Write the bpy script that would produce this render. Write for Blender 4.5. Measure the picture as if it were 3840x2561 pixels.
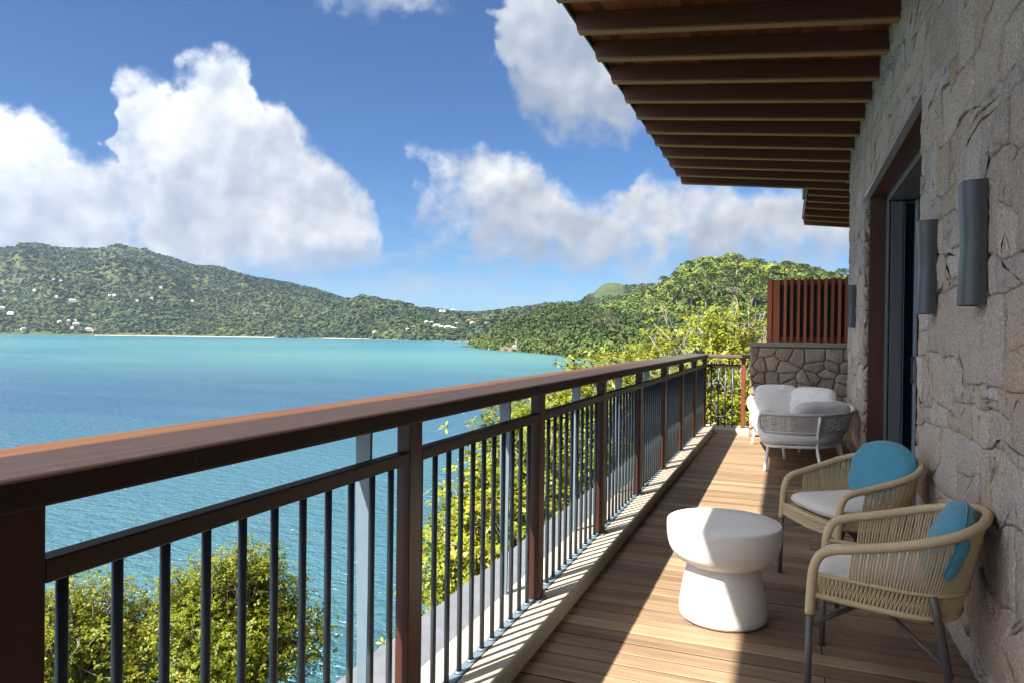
import bpy, math, random
import numpy as np
from mathutils import Vector, Matrix, Quaternion

# ------------------------------------------------------------------ camera, sky, sun, exposure
scene = bpy.context.scene
for o in list(bpy.data.objects):
    bpy.data.objects.remove(o)
COL = scene.collection
R = math.radians
EYE = Vector((0.0, 0.0, 1.40))
CAM_RIGHT = Vector((0.93105606, 0.36467886, 0.01199727))
CAM_UP = Vector((-0.01378478, 0.00229874, 0.99990234))
CAM_FWD = Vector((-0.36461567, 0.93113052, -0.00716727))
cam_data = bpy.data.cameras.new('camera')
cam_data.sensor_width = 36.0
cam_data.sensor_fit = 'HORIZONTAL'
cam_data.lens = 24.798
cam_data.clip_start = 0.05
cam_data.clip_end = 20000.0
cam = bpy.data.objects.new('camera', cam_data)
m = Matrix((CAM_RIGHT, CAM_UP, -CAM_FWD)).transposed().to_4x4()
m.translation = EYE
cam.matrix_world = m
COL.objects.link(cam)
scene.camera = cam

vs = scene.view_settings
vs.view_transform = 'Standard'
vs.look = 'None'
vs.exposure = 2.42
vs.gamma = 1.0
vs.use_curve_mapping = False
scene.cycles.max_bounces = 8
scene.cycles.diffuse_bounces = 5
scene.cycles.glossy_bounces = 3
scene.cycles.transmission_bounces = 4
scene.cycles.transparent_max_bounces = 6
scene.cycles.volume_bounces = 0
scene.cycles.caustics_reflective = False
scene.cycles.caustics_refractive = False
scene.cycles.use_denoising = True

SUN_DIR = Vector((-0.2885, -0.578, 0.750)).normalized()      # from the ground towards the sun
SUN_EL = math.asin(SUN_DIR.z)
SUN_AZ = math.atan2(SUN_DIR.x, SUN_DIR.y)                    # clockwise from +Y


class NT:
    """small helper to write node trees"""
    def __init__(self, tree):
        self.t = tree

    def n(self, typ, ins=None, **props):
        nd = self.t.nodes.new(typ)
        for k, v in props.items():
            setattr(nd, k, v)
        if ins:
            for k, v in ins.items():
                s = nd.inputs[k]
                if isinstance(v, bpy.types.NodeSocket):
                    self.t.links.new(v, s)
                elif isinstance(v, bpy.types.Node):
                    self.t.links.new(v.outputs[0], s)
                else:
                    s.default_value = v
        return nd

    def math(self, op, a, b=0.0, clamp=False):
        return self.n('ShaderNodeMath', {0: a, 1: b}, operation=op, use_clamp=clamp).outputs[0]

    def vmath(self, op, a, b=None):
        ins = {0: a}
        if b is not None:
            ins[1] = b
        nd = self.n('ShaderNodeVectorMath', ins, operation=op)
        return nd.outputs[1] if op in ('DISTANCE', 'LENGTH', 'DOT_PRODUCT') else nd.outputs[0]

    def noise(self, vec, scale, detail=3.0, rough=0.55, dist=0.0, w=None):
        ins = {'Vector': vec, 'Scale': scale, 'Detail': detail, 'Roughness': rough, 'Distortion': dist}
        nd = self.n('ShaderNodeTexNoise', None, noise_dimensions='4D' if w is not None else '3D')
        if w is not None:
            ins['W'] = w
        for k, v in ins.items():
            if isinstance(v, bpy.types.NodeSocket):
                self.t.links.new(v, nd.inputs[k])
            else:
                nd.inputs[k].default_value = v
        return nd

    def ramp(self, fac, stops, interp='LINEAR'):
        nd = self.n('ShaderNodeValToRGB', {'Fac': fac})
        nd.color_ramp.interpolation = interp
        el = nd.color_ramp.elements
        el[0].position, el[0].color = stops[0][0], (*stops[0][1], 1)
        el[1].position, el[1].color = stops[-1][0], (*stops[-1][1], 1)
        for p, c in stops[1:-1]:
            e = el.new(p)
            e.color = (*c, 1)
        return nd.outputs[0]

    def mapr(self, v, a, b, c=0.0, d=1.0, smooth=False):
        nd = self.n('ShaderNodeMapRange', {'Value': v, 'From Min': a, 'From Max': b, 'To Min': c, 'To Max': d})
        nd.clamp = True
        if smooth:
            nd.interpolation_type = 'SMOOTHSTEP'
        return nd.outputs[0]

    def mix(self, fac, a, b, blend='MIX'):
        nd = self.n('ShaderNodeMix', None, data_type='RGBA', blend_type=blend)
        for idx, v in ((0, fac), (6, a), (7, b)):
            s = nd.inputs[idx]
            if isinstance(v, bpy.types.NodeSocket):
                self.t.links.new(v, s)
            elif idx == 0:
                s.default_value = v
            else:
                s.default_value = (*v[:3], 1)
        return nd.outputs[2]


def dir_of(az, el):
    a, e = R(az), R(el)
    return Vector((math.sin(a) * math.cos(e), math.cos(a) * math.cos(e), math.sin(e)))


# ---- world: clear Nishita sky with cumulus
world = bpy.data.worlds.new('World')
scene.world = world
world.use_nodes = True
# cumulus: over each azimuth a bank reaches from a base to a top (degrees), with an opacity; the record repeats
# to and fro right round the horizon
BANK = [(-62, 2.0, 15.2, 1), (-57.4, 2.4, 15.0, 1), (-54.2, 2.4, 14.2, 1), (-53.4, 2.4, 12.8, .95), (-52.0, 2.4, 11.8, .95), (-51.0, 2.4, 12.4, .9), (-50.4, 2.6, 17.4, .66),
        (-49.2, 2.8, 18.6, .8), (-48.0, 3.0, 17.2, 1), (-46.6, 3.2, 19.0, 1), (-44.0, 3.4, 20.6, 1), (-42.0, 3.6, 19.8, 1), (-41.0, 3.7, 17.2, 1), (-39.4, 3.8, 17.4, 1), (-37.6, 4.0, 15.2, 1),
        (-35.2, 4.2, 13.2, 1), (-33.2, 4.4, 10.6, 1), (-31.9, 4.8, 8.8, .85), (-31.0, 5.4, 7.8, .1), (-30.0, 7.0, 14.0, .1), (-29.0, 6.4, 15.4, .45), (-26.2, 5.4, 15.2, .60), (-24.0, 5.0, 15.2, .80),
        (-20.5, 4.6, 14.2, .90), (-17.6, 4.4, 12.6, .90), (-16.0, 4.2, 11.0, .88), (-12.6, 4.0, 11.8, .84), (-11.0, 4.0, 13.6, .68), (-7.0, 4.0, 13.0, .74), (-3.0, 4.2, 12.2, .80), (2.0, 4.0, 12.0, .78), (8, 4.0, 12.0, .8)]
HIGH = [(-62, 26, 26, 0), (-40, 26.5, 30, 0), (-37.5, 22.6, 31, .62), (-33, 21.8, 31, .66), (-29.5, 22.6, 31, .6), (-25.5, 23.0, 31, .55), (-24.5, 25, 31, .2), (-23.2, 24, 32, .5), (-22.2, 18.6, 33, .95),
        (-20, 15.6, 35, 1), (-17.5, 14.4, 36, 1), (-15.5, 14.8, 36, .95), (-12.8, 13.6, 36, .95), (-9, 16.5, 36, .85), (-5, 20, 36, .7), (0, 22, 38, .6), (8, 24, 39, .7)]

W = NT(world.node_tree)
world.node_tree.nodes.clear()
tc = W.n('ShaderNodeTexCoord')
DIRV = tc.outputs['Generated']
sky = W.n('ShaderNodeTexSky', sky_type='NISHITA', sun_disc=False)
sky.sun_elevation = SUN_EL
sky.sun_rotation = SUN_AZ
sky.altitude = 10.0
sky.air_density = 1.0
sky.dust_density = 0.25
sky.ozone_density = 4.0
w1 = W.noise(DIRV, 17.0, 2.0, 0.5)
w2 = W.noise(DIRV, 40.0, 5.0, 0.56)
o1 = W.vmath('MULTIPLY', W.vmath('SUBTRACT', w1.outputs['Color'], (0.5, 0.5, 0.5)), (0.075, 0.075, 0.055))
o2 = W.vmath('MULTIPLY', W.vmath('SUBTRACT', w2.outputs['Color'], (0.5, 0.5, 0.5)), (0.030, 0.030, 0.030))
dw = W.vmath('ADD', W.vmath('ADD', DIRV, o1), o2)
sp = W.n('ShaderNodeSeparateXYZ', {0: dw})
el_deg = W.math('MULTIPLY', W.math('ARCSINE', W.math('MINIMUM', sp.outputs[2], 1.0)), 57.2958)
az_deg = W.math('MULTIPLY', W.math('ARCTAN2', sp.outputs[0], sp.outputs[1]), 57.2958)
u_az = W.math('DIVIDE', W.math('PINGPONG', W.math('ADD', az_deg, 62.0 + 140.0 * 2), 70.0), 70.0)


def bank(rec):
    """returns density (0..1 soft), height within the bank 0..1"""
    r = W.ramp(u_az, [((a + 62.0) / 70.0, (b / 40.0, t / 40.0, w)) for a, b, t, w in rec])
    s = W.n('ShaderNodeSeparateColor', {0: r})
    bot = W.math('MULTIPLY', s.outputs[0], 40.0)
    top = W.math('MULTIPLY', s.outputs[1], 40.0)
    up_ = W.math('SUBTRACT', top, el_deg)
    lo_ = W.math('SUBTRACT', el_deg, bot)
    d = W.math('MINIMUM', W.mapr(up_, -1.0, 2.2, 0.0, 1.0), W.mapr(lo_, -1.0, 4.2, 0.0, 1.0))
    h = W.math('DIVIDE', lo_, W.math('MAXIMUM', W.math('SUBTRACT', top, bot), 1.0), clamp=True)
    dens = W.math('MULTIPLY', d, s.outputs[2])
    return dens, h


fbm = W.noise(DIRV, 34.0, 6.0, 0.6)
fb_s = W.noise(DIRV, 20.0, 3.0, 0.5)
fbm_up = W.noise(W.vmath('ADD', DIRV, (-0.010, -0.005, 0.026)), 20.0, 3.0, 0.5)
big = W.noise(DIRV, 9.0, 3.0, 0.5)
big_up = W.noise(W.vmath('ADD', DIRV, (-0.02, -0.01, 0.06)), 9.0, 3.0, 0.5)
d1, h1 = bank(BANK)
d2, h2 = bank(HIGH)
fn = W.math('MULTIPLY', W.math('SUBTRACT', fbm.outputs[0], 0.5), 0.95)
a1 = W.mapr(W.math('ADD', d1, W.math('MULTIPLY', fn, W.mapr(d1, 0.0, 0.35))), 0.20, 0.84, 0.0, 1.0, smooth=True)
a2 = W.mapr(W.math('ADD', d2, W.math('MULTIPLY', fn, W.mapr(d2, 0.0, 0.35))), 0.22, 0.90, 0.0, 1.0, smooth=True)
billow = W.math('ADD', W.math('MULTIPLY', W.math('SUBTRACT', fb_s.outputs[0], fbm_up.outputs[0]), 0.95), W.math('MULTIPLY', W.math('SUBTRACT', big.outputs[0], big_up.outputs[0]), 1.2))


def shade(h, d):
    f = W.math('ADD', W.math('MULTIPLY', h, 0.66), billow)
    f = W.math('ADD', f, W.mapr(d, 0.35, 0.95, 0.22, 0.0))
    return W.ramp(f, [(0.0, (0.36, 0.41, 0.50)), (0.30, (0.48, 0.525, 0.60)), (0.60, (0.66, 0.69, 0.73)), (0.95, (0.93, 0.93, 0.925))])


# fair-weather scraps low over the horizon
wis = W.noise(W.vmath('MULTIPLY', DIRV, (1.0, 1.0, 2.6)), 11.0, 5.0, 0.6)
el0 = W.math('MULTIPLY', W.math('ARCSINE', W.n('ShaderNodeSeparateXYZ', {0: DIRV}).outputs[2]), 57.2958)
a3 = W.math('MULTIPLY', W.mapr(wis.outputs[0], 0.44, 0.70), W.math('MULTIPLY', W.mapr(el0, 1.0, 4.0), W.mapr(el0, 7.0, 12.0, 0.55, 0.0)))
bg_sky = W.n('ShaderNodeBackground', {'Color': W.mix(1.0, sky.outputs[0], (0.215, 0.335, 0.465), 'MULTIPLY'), 'Strength': 0.050})
CL_STRENGTH = 0.172
bg3 = W.n('ShaderNodeBackground', {'Color': (0.60, 0.63, 0.69, 1), 'Strength': CL_STRENGTH})
# clouds towards the sun, out of view, are brightened to fill the shade
cs = W.vmath('DOT_PRODUCT', DIRV, tuple(SUN_DIR))
ph = W.math('ADD', 1.0, W.math('MULTIPLY', W.math('POWER', W.math('MULTIPLY', W.math('ADD', cs, 1.0), 0.5), 4.0), 9.0))
cstr = W.math('MULTIPLY', ph, CL_STRENGTH)
# broken cumulus overhead, out of view, added as more fill light
ovh = W.noise(DIRV, 5.0, 6.0, 0.55)
a4 = W.math('MULTIPLY', W.mapr(ovh.outputs[0], 0.44, 0.56, 0.0, 0.95, smooth=True), W.mapr(el0, 30.0, 42.0))
bg4 = W.n('ShaderNodeBackground', {'Color': (0.72, 0.73, 0.75, 1), 'Strength': cstr})
bg2 = W.n('ShaderNodeBackground', {'Color': shade(h2, d2), 'Strength': cstr})
bg1 = W.n('ShaderNodeBackground', {'Color': shade(h1, d1), 'Strength': cstr})
mixw = W.n('ShaderNodeMixShader', {0: a3, 1: bg_sky.outputs[0], 2: bg3.outputs[0]})
mixw = W.n('ShaderNodeMixShader', {0: a4, 1: mixw.outputs[0], 2: bg4.outputs[0]})
mixw = W.n('ShaderNodeMixShader', {0: W.math('MULTIPLY', a2, 0.92), 1: mixw.outputs[0], 2: bg2.outputs[0]})
mixw = W.n('ShaderNodeMixShader', {0: a1, 1: mixw.outputs[0], 2: bg1.outputs[0]})
W.n('ShaderNodeOutputWorld', {'Surface': mixw.outputs[0]})
world.cycles.sampling_method = 'MANUAL'
world.cycles.sample_map_resolution = 512

sun_data = bpy.data.lights.new('sun', 'SUN')
sun_data.energy = 3.6
sun_data.angle = R(0.53)
sun_data.color = (1.0, 0.94, 0.84)
sun = bpy.data.objects.new('sun', sun_data)
sun.rotation_mode = 'QUATERNION'
sun.rotation_quaternion = SUN_DIR.to_track_quat('Z', 'Y')
sun.location = (0, 0, 60)
COL.objects.link(sun)

# ------------------------------------------------------------------ building helpers
def tag(o, label=None, cat=None, group=None, kind=None):
    for k, v in (('label', label), ('category', cat), ('group', group), ('kind', kind)):
        if v:
            o[k] = v
    return o


def empty(name, loc=(0, 0, 0), rz=0.0, label=None, cat=None, group=None):
    o = bpy.data.objects.new(name, None)
    o.location = loc
    o.rotation_euler = (0, 0, rz)
    COL.objects.link(o)
    return tag(o, label, cat, group)


def link(name, me, parent=None, loc=(0, 0, 0), rot=(0, 0, 0), scale=(1, 1, 1)):
    o = bpy.data.objects.new(name, me)
    o.location = loc
    o.rotation_euler = rot
    o.scale = scale
    COL.objects.link(o)
    if parent is not None:
        o.parent = parent
    return o


def copy_tree(o, parent=None):
    c = o.copy()
    COL.objects.link(c)
    c.parent = parent
    for ch in list(o.children):
        copy_tree(ch, c)
    return c


def smooth(me, on=True):
    me.polygons.foreach_set('use_smooth', [on] * len(me.polygons))


class MB:
    def __init__(self):
        self.v, self.f, self.uv = [], [], {}

    def add(self, vs, fs):
        b = len(self.v)
        self.v.extend([tuple(x) for x in vs])
        self.f.extend([tuple(i + b for i in f) for f in fs])
        return self

    def box(self, x0, x1, y0, y1, z0, z1):
        vs = [(x, y, z) for z in (z0, z1) for y in (y0, y1) for x in (x0, x1)]
        return self.add(vs, [(0, 2, 3, 1), (4, 5, 7, 6), (0, 1, 5, 4), (2, 6, 7, 3), (0, 4, 6, 2), (1, 3, 7, 5)])

    def bbox(self, x0, x1, y0, y1, z0, z1, b=0.004):
        """box with chamfered edges"""
        b = min(b, (x1 - x0) * .45, (y1 - y0) * .45, (z1 - z0) * .45)
        xs, ys, zs = (x0, x1), (y0, y1), (z0, z1)
        vs, idx = [], {}
        for i in (0, 1):
            for j in (0, 1):
                for k in (0, 1):
                    sx, sy, sz = (1 - 2 * i) * b, (1 - 2 * j) * b, (1 - 2 * k) * b
                    p = (xs[i], ys[j], zs[k])
                    idx[i, j, k, 0] = len(vs); vs.append((p[0], p[1] + sy, p[2] + sz))
                    idx[i, j, k, 1] = len(vs); vs.append((p[0] + sx, p[1], p[2] + sz))
                    idx[i, j, k, 2] = len(vs); vs.append((p[0] + sx, p[1] + sy, p[2]))
        fs = []
        for i in (0, 1):
            q = [idx[i, 0, 0, 0], idx[i, 1, 0, 0], idx[i, 1, 1, 0], idx[i, 0, 1, 0]]
            fs.append(q if i else q[::-1])
            q = [idx[0, i, 0, 1], idx[1, i, 0, 1], idx[1, i, 1, 1], idx[0, i, 1, 1]]
            fs.append(q[::-1] if i else q)
            q = [idx[0, 0, i, 2], idx[1, 0, i, 2], idx[1, 1, i, 2], idx[0, 1, i, 2]]
            fs.append(q if i else q[::-1])
        for i in (0, 1):
            for j in (0, 1):
                s = (i + j) % 2
                q = [idx[i, j, 0, 0], idx[i, j, 1, 0], idx[i, j, 1, 1], idx[i, j, 0, 1]]
                fs.append(q if s else q[::-1])
                q = [idx[i, 0, j, 0], idx[i, 1, j, 0], idx[i, 1, j, 2], idx[i, 0, j, 2]]
                fs.append(q[::-1] if s else q)
                q = [idx[0, i, j, 1], idx[1, i, j, 1], idx[1, i, j, 2], idx[0, i, j, 2]]
                fs.append(q if s else q[::-1])
        for i in (0, 1):
            for j in (0, 1):
                for k in (0, 1):
                    q = [idx[i, j, k, 0], idx[i, j, k, 1], idx[i, j, k, 2]]
                    fs.append(q[::-1] if (i + j + k) % 2 else q)
        return self.add(vs, fs)

    def tube(self, pts, rad, sides=8, caps=True, closed=False, flat=1.0):
        pts = [Vector(p) for p in pts]
        n = len(pts)
        rads = rad if isinstance(rad, (list, tuple)) else [rad] * n
        t0 = (pts[1] - pts[0]).normalized()
        ref = Vector((0, 0, 1)) if abs(t0.z) < .9 else Vector((1, 0, 0))
        nrm = t0.cross(ref).normalized()
        base = len(self.v)
        prev = t0
        for i, p in enumerate(pts):
            a = pts[i - 1] if (i > 0 or closed) else pts[i]
            c = pts[(i + 1) % n] if (i < n - 1 or closed) else pts[i]
            t = (c - a)
            t = t.normalized() if t.length > 1e-9 else prev
            q = prev.rotation_difference(t)
            nrm = (q @ nrm)
            nrm = (nrm - t * nrm.dot(t)).normalized()
            bn = t.cross(nrm)
            prev = t
            for s in range(sides):
                an = 2 * math.pi * s / sides
                self.v.append(tuple(p + (nrm * math.cos(an) + bn * math.sin(an) * flat) * rads[i]))
        segs = n if closed else n - 1
        for i in range(segs):
            for s in range(sides):
                a = base + i * sides + s
                b = base + i * sides + (s + 1) % sides
                j = (i + 1) % n
                c = base + j * sides + (s + 1) % sides
                d = base + j * sides + s
                self.f.append((a, b, c, d))
        if caps and not closed:
            self.f.append(tuple(base + s for s in range(sides))[::-1])
            self.f.append(tuple(base + (n - 1) * sides + s for s in range(sides)))
        return self

    def lathe(self, prof, seg=48, cx=0, cy=0):
        base = len(self.v)
        for r, z in prof:
            for s in range(seg):
                a = 2 * math.pi * s / seg
                self.v.append((cx + r * math.cos(a), cy + r * math.sin(a), z))
        for i in range(len(prof) - 1):
            for s in range(seg):
                a, b = base + i * seg + s, base + i * seg + (s + 1) % seg
                self.f.append((a, b, b + seg, a + seg))
        self.f.append(tuple(base + s for s in range(seg))[::-1])
        self.f.append(tuple(base + (len(prof) - 1) * seg + s for s in range(seg)))
        return self

    def mesh(self, name, mat, sm=False):
        me = bpy.data.meshes.new(name)
        me.from_pydata(self.v, [], self.f)
        me.validate()
        if mat is not None:
            me.materials.append(mat)
        if sm:
            smooth(me)
        me.update()
        return me

    def build(self, name, mat, parent=None, sm=False, **kw):
        return link(name, self.mesh(name, mat, sm), parent, **kw)


def catmull(pts, per=6, closed=False):
    P = [Vector(p) for p in pts]
    n = len(P)
    out = []
    rng = range(n) if closed else range(n - 1)
    for i in rng:
        p0 = P[(i - 1) % n] if (closed or i > 0) else P[0] * 2 - P[1]
        p1, p2 = P[i], P[(i + 1) % n]
        p3 = P[(i + 2) % n] if (closed or i < n - 2) else P[-1] * 2 - P[-2]
        for k in range(per):
            t = k / per
            out.append(0.5 * ((2 * p1) + (-p0 + p2) * t + (2 * p0 - 5 * p1 + 4 * p2 - p3) * t * t + (-p0 + 3 * p1 - 3 * p2 + p3) * t ** 3))
    if not closed:
        out.append(P[-1].copy())
    return out


def resample(pts, n):
    P = np.array([tuple(p) for p in pts])
    d = np.r_[0, np.cumsum(np.linalg.norm(np.diff(P, axis=0), axis=1))]
    t = np.linspace(0, d[-1], n)
    return [Vector((np.interp(x, d, P[:, 0]), np.interp(x, d, P[:, 1]), np.interp(x, d, P[:, 2]))) for x in t]


def np_mesh(name, V, F, mat, sm=False):
    """mesh from an (n,3) vertex array and an (m,k) face array, k = 3 or 4"""
    V = np.ascontiguousarray(V, dtype=np.float32)
    F = np.ascontiguousarray(F, dtype=np.int32)
    me = bpy.data.meshes.new(name)
    me.vertices.add(len(V))
    me.vertices.foreach_set('co', V.ravel())
    k = F.shape[1]
    me.loops.add(F.size)
    me.loops.foreach_set('vertex_index', F.ravel())
    me.polygons.add(len(F))
    me.polygons.foreach_set('loop_start', np.arange(0, F.size, k, dtype=np.int32))
    try:
        me.polygons.foreach_set('loop_total', np.full(len(F), k, dtype=np.int32))
    except Exception:
        pass
    if sm:
        me.polygons.foreach_set('use_smooth', np.ones(len(F), dtype=bool))
    if mat is not None:
        me.materials.append(mat)
    me.update(calc_edges=True)
    me.validate()
    return me


# value noise on numpy arrays
def _hash(ix, iy, seed):
    h = (ix.astype(np.int64) * 374761393 + iy.astype(np.int64) * 668265263 + seed * 974634757) & 0xFFFFFFFF
    h = ((h ^ (h >> 13)) * 1274126177) & 0xFFFFFFFF
    return ((h ^ (h >> 16)) & 0xFFFF) / 65535.0


def vnoise(x, y, seed=0):
    x, y = np.asarray(x, float), np.asarray(y, float)
    ix, iy = np.floor(x), np.floor(y)
    fx, fy = x - ix, y - iy
    fx, fy = fx * fx * (3 - 2 * fx), fy * fy * (3 - 2 * fy)
    a, b = _hash(ix, iy, seed), _hash(ix + 1, iy, seed)
    c, d = _hash(ix, iy + 1, seed), _hash(ix + 1, iy + 1, seed)
    return (a * (1 - fx) + b * fx) * (1 - fy) + (c * (1 - fx) + d * fx) * fy


def fbm2(x, y, oct=4, seed=0):
    s, a, t = 0.0, 0.5, 0.0
    for i in range(oct):
        s = s + a * vnoise(np.asarray(x) * 2 ** i, np.asarray(y) * 2 ** i, seed + i * 17)
        t += a
        a *= 0.5
    return s / t


# ------------------------------------------------------------------ materials
def material(name):
    m = bpy.data.materials.new(name)
    m.use_nodes = True
    m.node_tree.nodes.clear()
    return m, NT(m.node_tree)


def finish(T, col, rough=0.6, bump=None, bump_strength=0.3, bump_dist=0.01, spec=0.4, metallic=0.0, sheen=0.0, extra=None):
    b = T.n('ShaderNodeBsdfPrincipled')
    def put(k, v):
        if isinstance(v, bpy.types.NodeSocket):
            T.t.links.new(v, b.inputs[k])
        elif k == 'Base Color':
            b.inputs[k].default_value = (*v[:3], 1)
        else:
            b.inputs[k].default_value = v
    put('Base Color', col)
    put('Roughness', rough)
    put('Specular IOR Level', spec)
    put('Metallic', metallic)
    if sheen:
        put('Sheen Weight', sheen)
    if extra:
        for k, v in extra.items():
            put(k, v)
    if bump is not None:
        bn = T.n('ShaderNodeBump', {'Height': bump, 'Strength': bump_strength, 'Distance': bump_dist})
        T.t.links.new(bn.outputs[0], b.inputs['Normal'])
    T.n('ShaderNodeOutputMaterial', {'Surface': b.outputs[0]})
    return b


def objco(T, scale=(1, 1, 1), rot=(0, 0, 0)):
    tc = T.n('ShaderNodeTexCoord')
    mp = T.n('ShaderNodeMapping', {'Vector': tc.outputs['Object'], 'Scale': scale, 'Rotation': rot})
    return mp.outputs[0]


def worldco(T, scale=(1, 1, 1)):
    g = T.n('ShaderNodeNewGeometry')
    mp = T.n('ShaderNodeMapping', {'Vector': g.outputs['Position'], 'Scale': scale})
    return mp.outputs[0]


def rnd(T):
    return T.n('ShaderNodeObjectInfo').outputs['Random']


def wood(name, stops, axis=0, rough=0.55, vary=0.35, grain=1.0, bump=0.25, spec=0.35, hue=None):
    """stops: dark, mid, light colour of the grain; axis: the direction the boards run"""
    m, T = material(name)
    sc = [38.0, 38.0, 38.0]
    sc[axis] = 1.6
    co = objco(T, tuple(s * grain for s in sc))
    rv = rnd(T)
    w = T.math('MULTIPLY', rv, 57.0)
    n1 = T.noise(co, 1.0, 4.0, 0.62, 0.6, w=w)
    sc2 = [7.0, 7.0, 7.0]
    sc2[axis] = 0.9
    n2 = T.noise(objco(T, tuple(sc2)), 1.0, 3.0, 0.5, 0.2, w=w)
    f = T.math('ADD', T.math('MULTIPLY', n1.outputs[0], 0.6), T.math('MULTIPLY', n2.outputs[0], 0.55))
    f = T.math('ADD', f, T.math('MULTIPLY', T.math('SUBTRACT', rv, 0.5), vary))
    col = T.ramp(T.mapr(f, 0.25, 0.95), [(0.0, stops[0]), (0.5, stops[1]), (1.0, stops[2])])
    if hue is not None:
        wn = T.n('ShaderNodeTexWhiteNoise', {'W': T.math('MULTIPLY', rv, 91.7)}, noise_dimensions='1D')
        col = T.mix(T.mapr(wn.outputs[0], 0.55, 1.0, 0.0, 0.75), col, hue, 'MULTIPLY')
    finish(T, col, rough, n1.outputs[0], bump, 0.004, spec)
    return m


def plain(name, col, rough=0.5, spec=0.4, metallic=0.0, bump_scale=None, bump=0.15, vary=0.08, sheen=0.0):
    m, T = material(name)
    co = objco(T)
    n = T.noise(co, 9.0, 4.0, 0.6)
    c = T.mix(T.mapr(n.outputs[0], 0.3, 0.7), tuple(x * (1 - vary) for x in col), tuple(min(1, x * (1 + vary)) for x in col))
    b = None
    if bump_scale:
        b = T.noise(co, bump_scale, 3.0, 0.6).outputs[0]
    finish(T, c, rough, b, bump, 0.003, spec, metallic, sheen)
    return m


def granite(name, cols, tint=0.5, bump=0.9, fine=420.0):
    m, T = material(name)
    co = worldco(T)
    rv = rnd(T)
    speck = T.noise(co, fine * 0.20, 4.0, 0.75)
    blotch = T.noise(co, 9.0, 4.0, 0.6)
    streak = T.noise(worldco(T, (26.0, 26.0, 5.0)), 1.0, 4.0, 0.65, 0.8)
    f = T.math('ADD', T.math('MULTIPLY', blotch.outputs[0], 0.55), T.math('MULTIPLY', T.math('SUBTRACT', rv, 0.5), 0.36))
    f = T.math('ADD', f, T.math('MULTIPLY', streak.outputs[0], 0.35))
    col = T.ramp(T.mapr(f, 0.15, 0.85), [(0.0, cols[0]), (0.45, cols[1]), (1.0, cols[2])])
    wn = T.n('ShaderNodeTexWhiteNoise', {'W': T.math('MULTIPLY', rv, 31.3)}, noise_dimensions='1D')
    rust = T.noise(co, 4.5, 3.0, 0.6)
    col = T.mix(T.math('MULTIPLY', T.mapr(rust.outputs[0], 0.52, 0.72), T.mapr(wn.outputs[0], 0.35, 1.0, 0.15, 0.8)), col, cols[3])
    hv = T.ramp(wn.outputs[0], [(0.0, (0.97, 1.0, 1.05)), (0.35, (1.0, 1.0, 1.0)), (0.6, (1.03, 0.99, 0.98)), (0.9, (1.03, 0.99, 0.93)), (1.0, (0.92, 0.88, 0.82))])
    col = T.mix(1.0, col, hv, 'MULTIPLY')
    sp = T.mapr(speck.outputs[0], 0.34, 0.66)
    col = T.mix(sp, T.mix(1.0, col, (0.58, 0.58, 0.60), 'MULTIPLY'), T.mix(1.0, col, (1.34, 1.32, 1.30), 'MULTIPLY'))
    pits = T.noise(co, 70.0, 5.0, 0.68)
    h = T.math('ADD', T.math('MULTIPLY', streak.outputs[0], 0.9), T.math('MULTIPLY', pits.outputs[0], 0.8))
    finish(T, col, 0.88, h, bump, 0.022, 0.25)
    return m


M = {}
M['granite'] = granite('granite', [(0.45, 0.355, 0.280), (0.60, 0.488, 0.395), (0.71, 0.60, 0.50), (0.60, 0.38, 0.20)], bump=1.0)
M['granite_brown'] = granite('granite_brown', [(0.22, 0.165, 0.125), (0.34, 0.262, 0.205), (0.46, 0.37, 0.30), (0.40, 0.265, 0.15)], bump=1.0)
M['mortar'] = plain('mortar', (0.13, 0.115, 0.10), 0.95, 0.1, bump_scale=60)
M['deck'] = wood('deck_wood', [(0.080, 0.048, 0.027), (0.205, 0.136, 0.079), (0.365, 0.265, 0.165)], axis=0, rough=0.62, vary=0.26, hue=(0.86, 0.86, 0.92), bump=.4)
M['rail_dark'] = None
M['post'] = wood('post_wood', [(0.0238, 0.0069, 0.0039), (0.0454, 0.0130, 0.0073), (0.0670, 0.0216, 0.0121)], axis=2, rough=0.42, vary=0.3, bump=0.12)
M['midrail'] = wood('midrail_wood', [(0.0195, 0.0094, 0.0066), (0.0343, 0.0168, 0.0117), (0.0488, 0.0257, 0.0179)], axis=1, rough=0.45, vary=0.2, bump=0.12)
M['midrail_x'] = wood('midrail_wood_x', [(0.0195, 0.0094, 0.0066), (0.0343, 0.0168, 0.0117), (0.0488, 0.0257, 0.0179)], axis=0, rough=0.45, vary=0.2, bump=0.12)
M['rafter'] = wood('rafter_wood', [(0.075, 0.026, 0.016), (0.115, 0.042, 0.026), (0.155, 0.062, 0.040)], axis=0, rough=0.5, vary=0.2, bump=0.1)
M['rafter_trim'] = wood('rafter_trim_wood', [(0.1944, 0.0828, 0.0346), (0.2592, 0.1188, 0.0504), (0.3168, 0.1584, 0.0720)], axis=0, rough=0.5, vary=0.2, bump=0.1)
M['soffit'] = wood('soffit_wood', [(0.1275, 0.0315, 0.0112), (0.2250, 0.0638, 0.0225), (0.3150, 0.1013, 0.0375)], axis=1, rough=0.5, vary=0.7, bump=0.1)
M['screen'] = wood('screen_wood', [(0.1920, 0.0432, 0.0136), (0.3120, 0.0768, 0.0248), (0.4000, 0.1160, 0.0400)], axis=2, rough=0.45, vary=0.45, bump=0.12)
M['jamb'] = wood('jamb_wood', [(0.050, 0.018, 0.012), (0.082, 0.030, 0.020), (0.11, 0.043, 0.028)], axis=2, rough=0.4, vary=0.2, bump=0.1)
M['baluster'] = plain('baluster_paint', (0.0338, 0.0478, 0.0591), 0.38, 0.5, bump_scale=90, bump=0.03)
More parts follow.
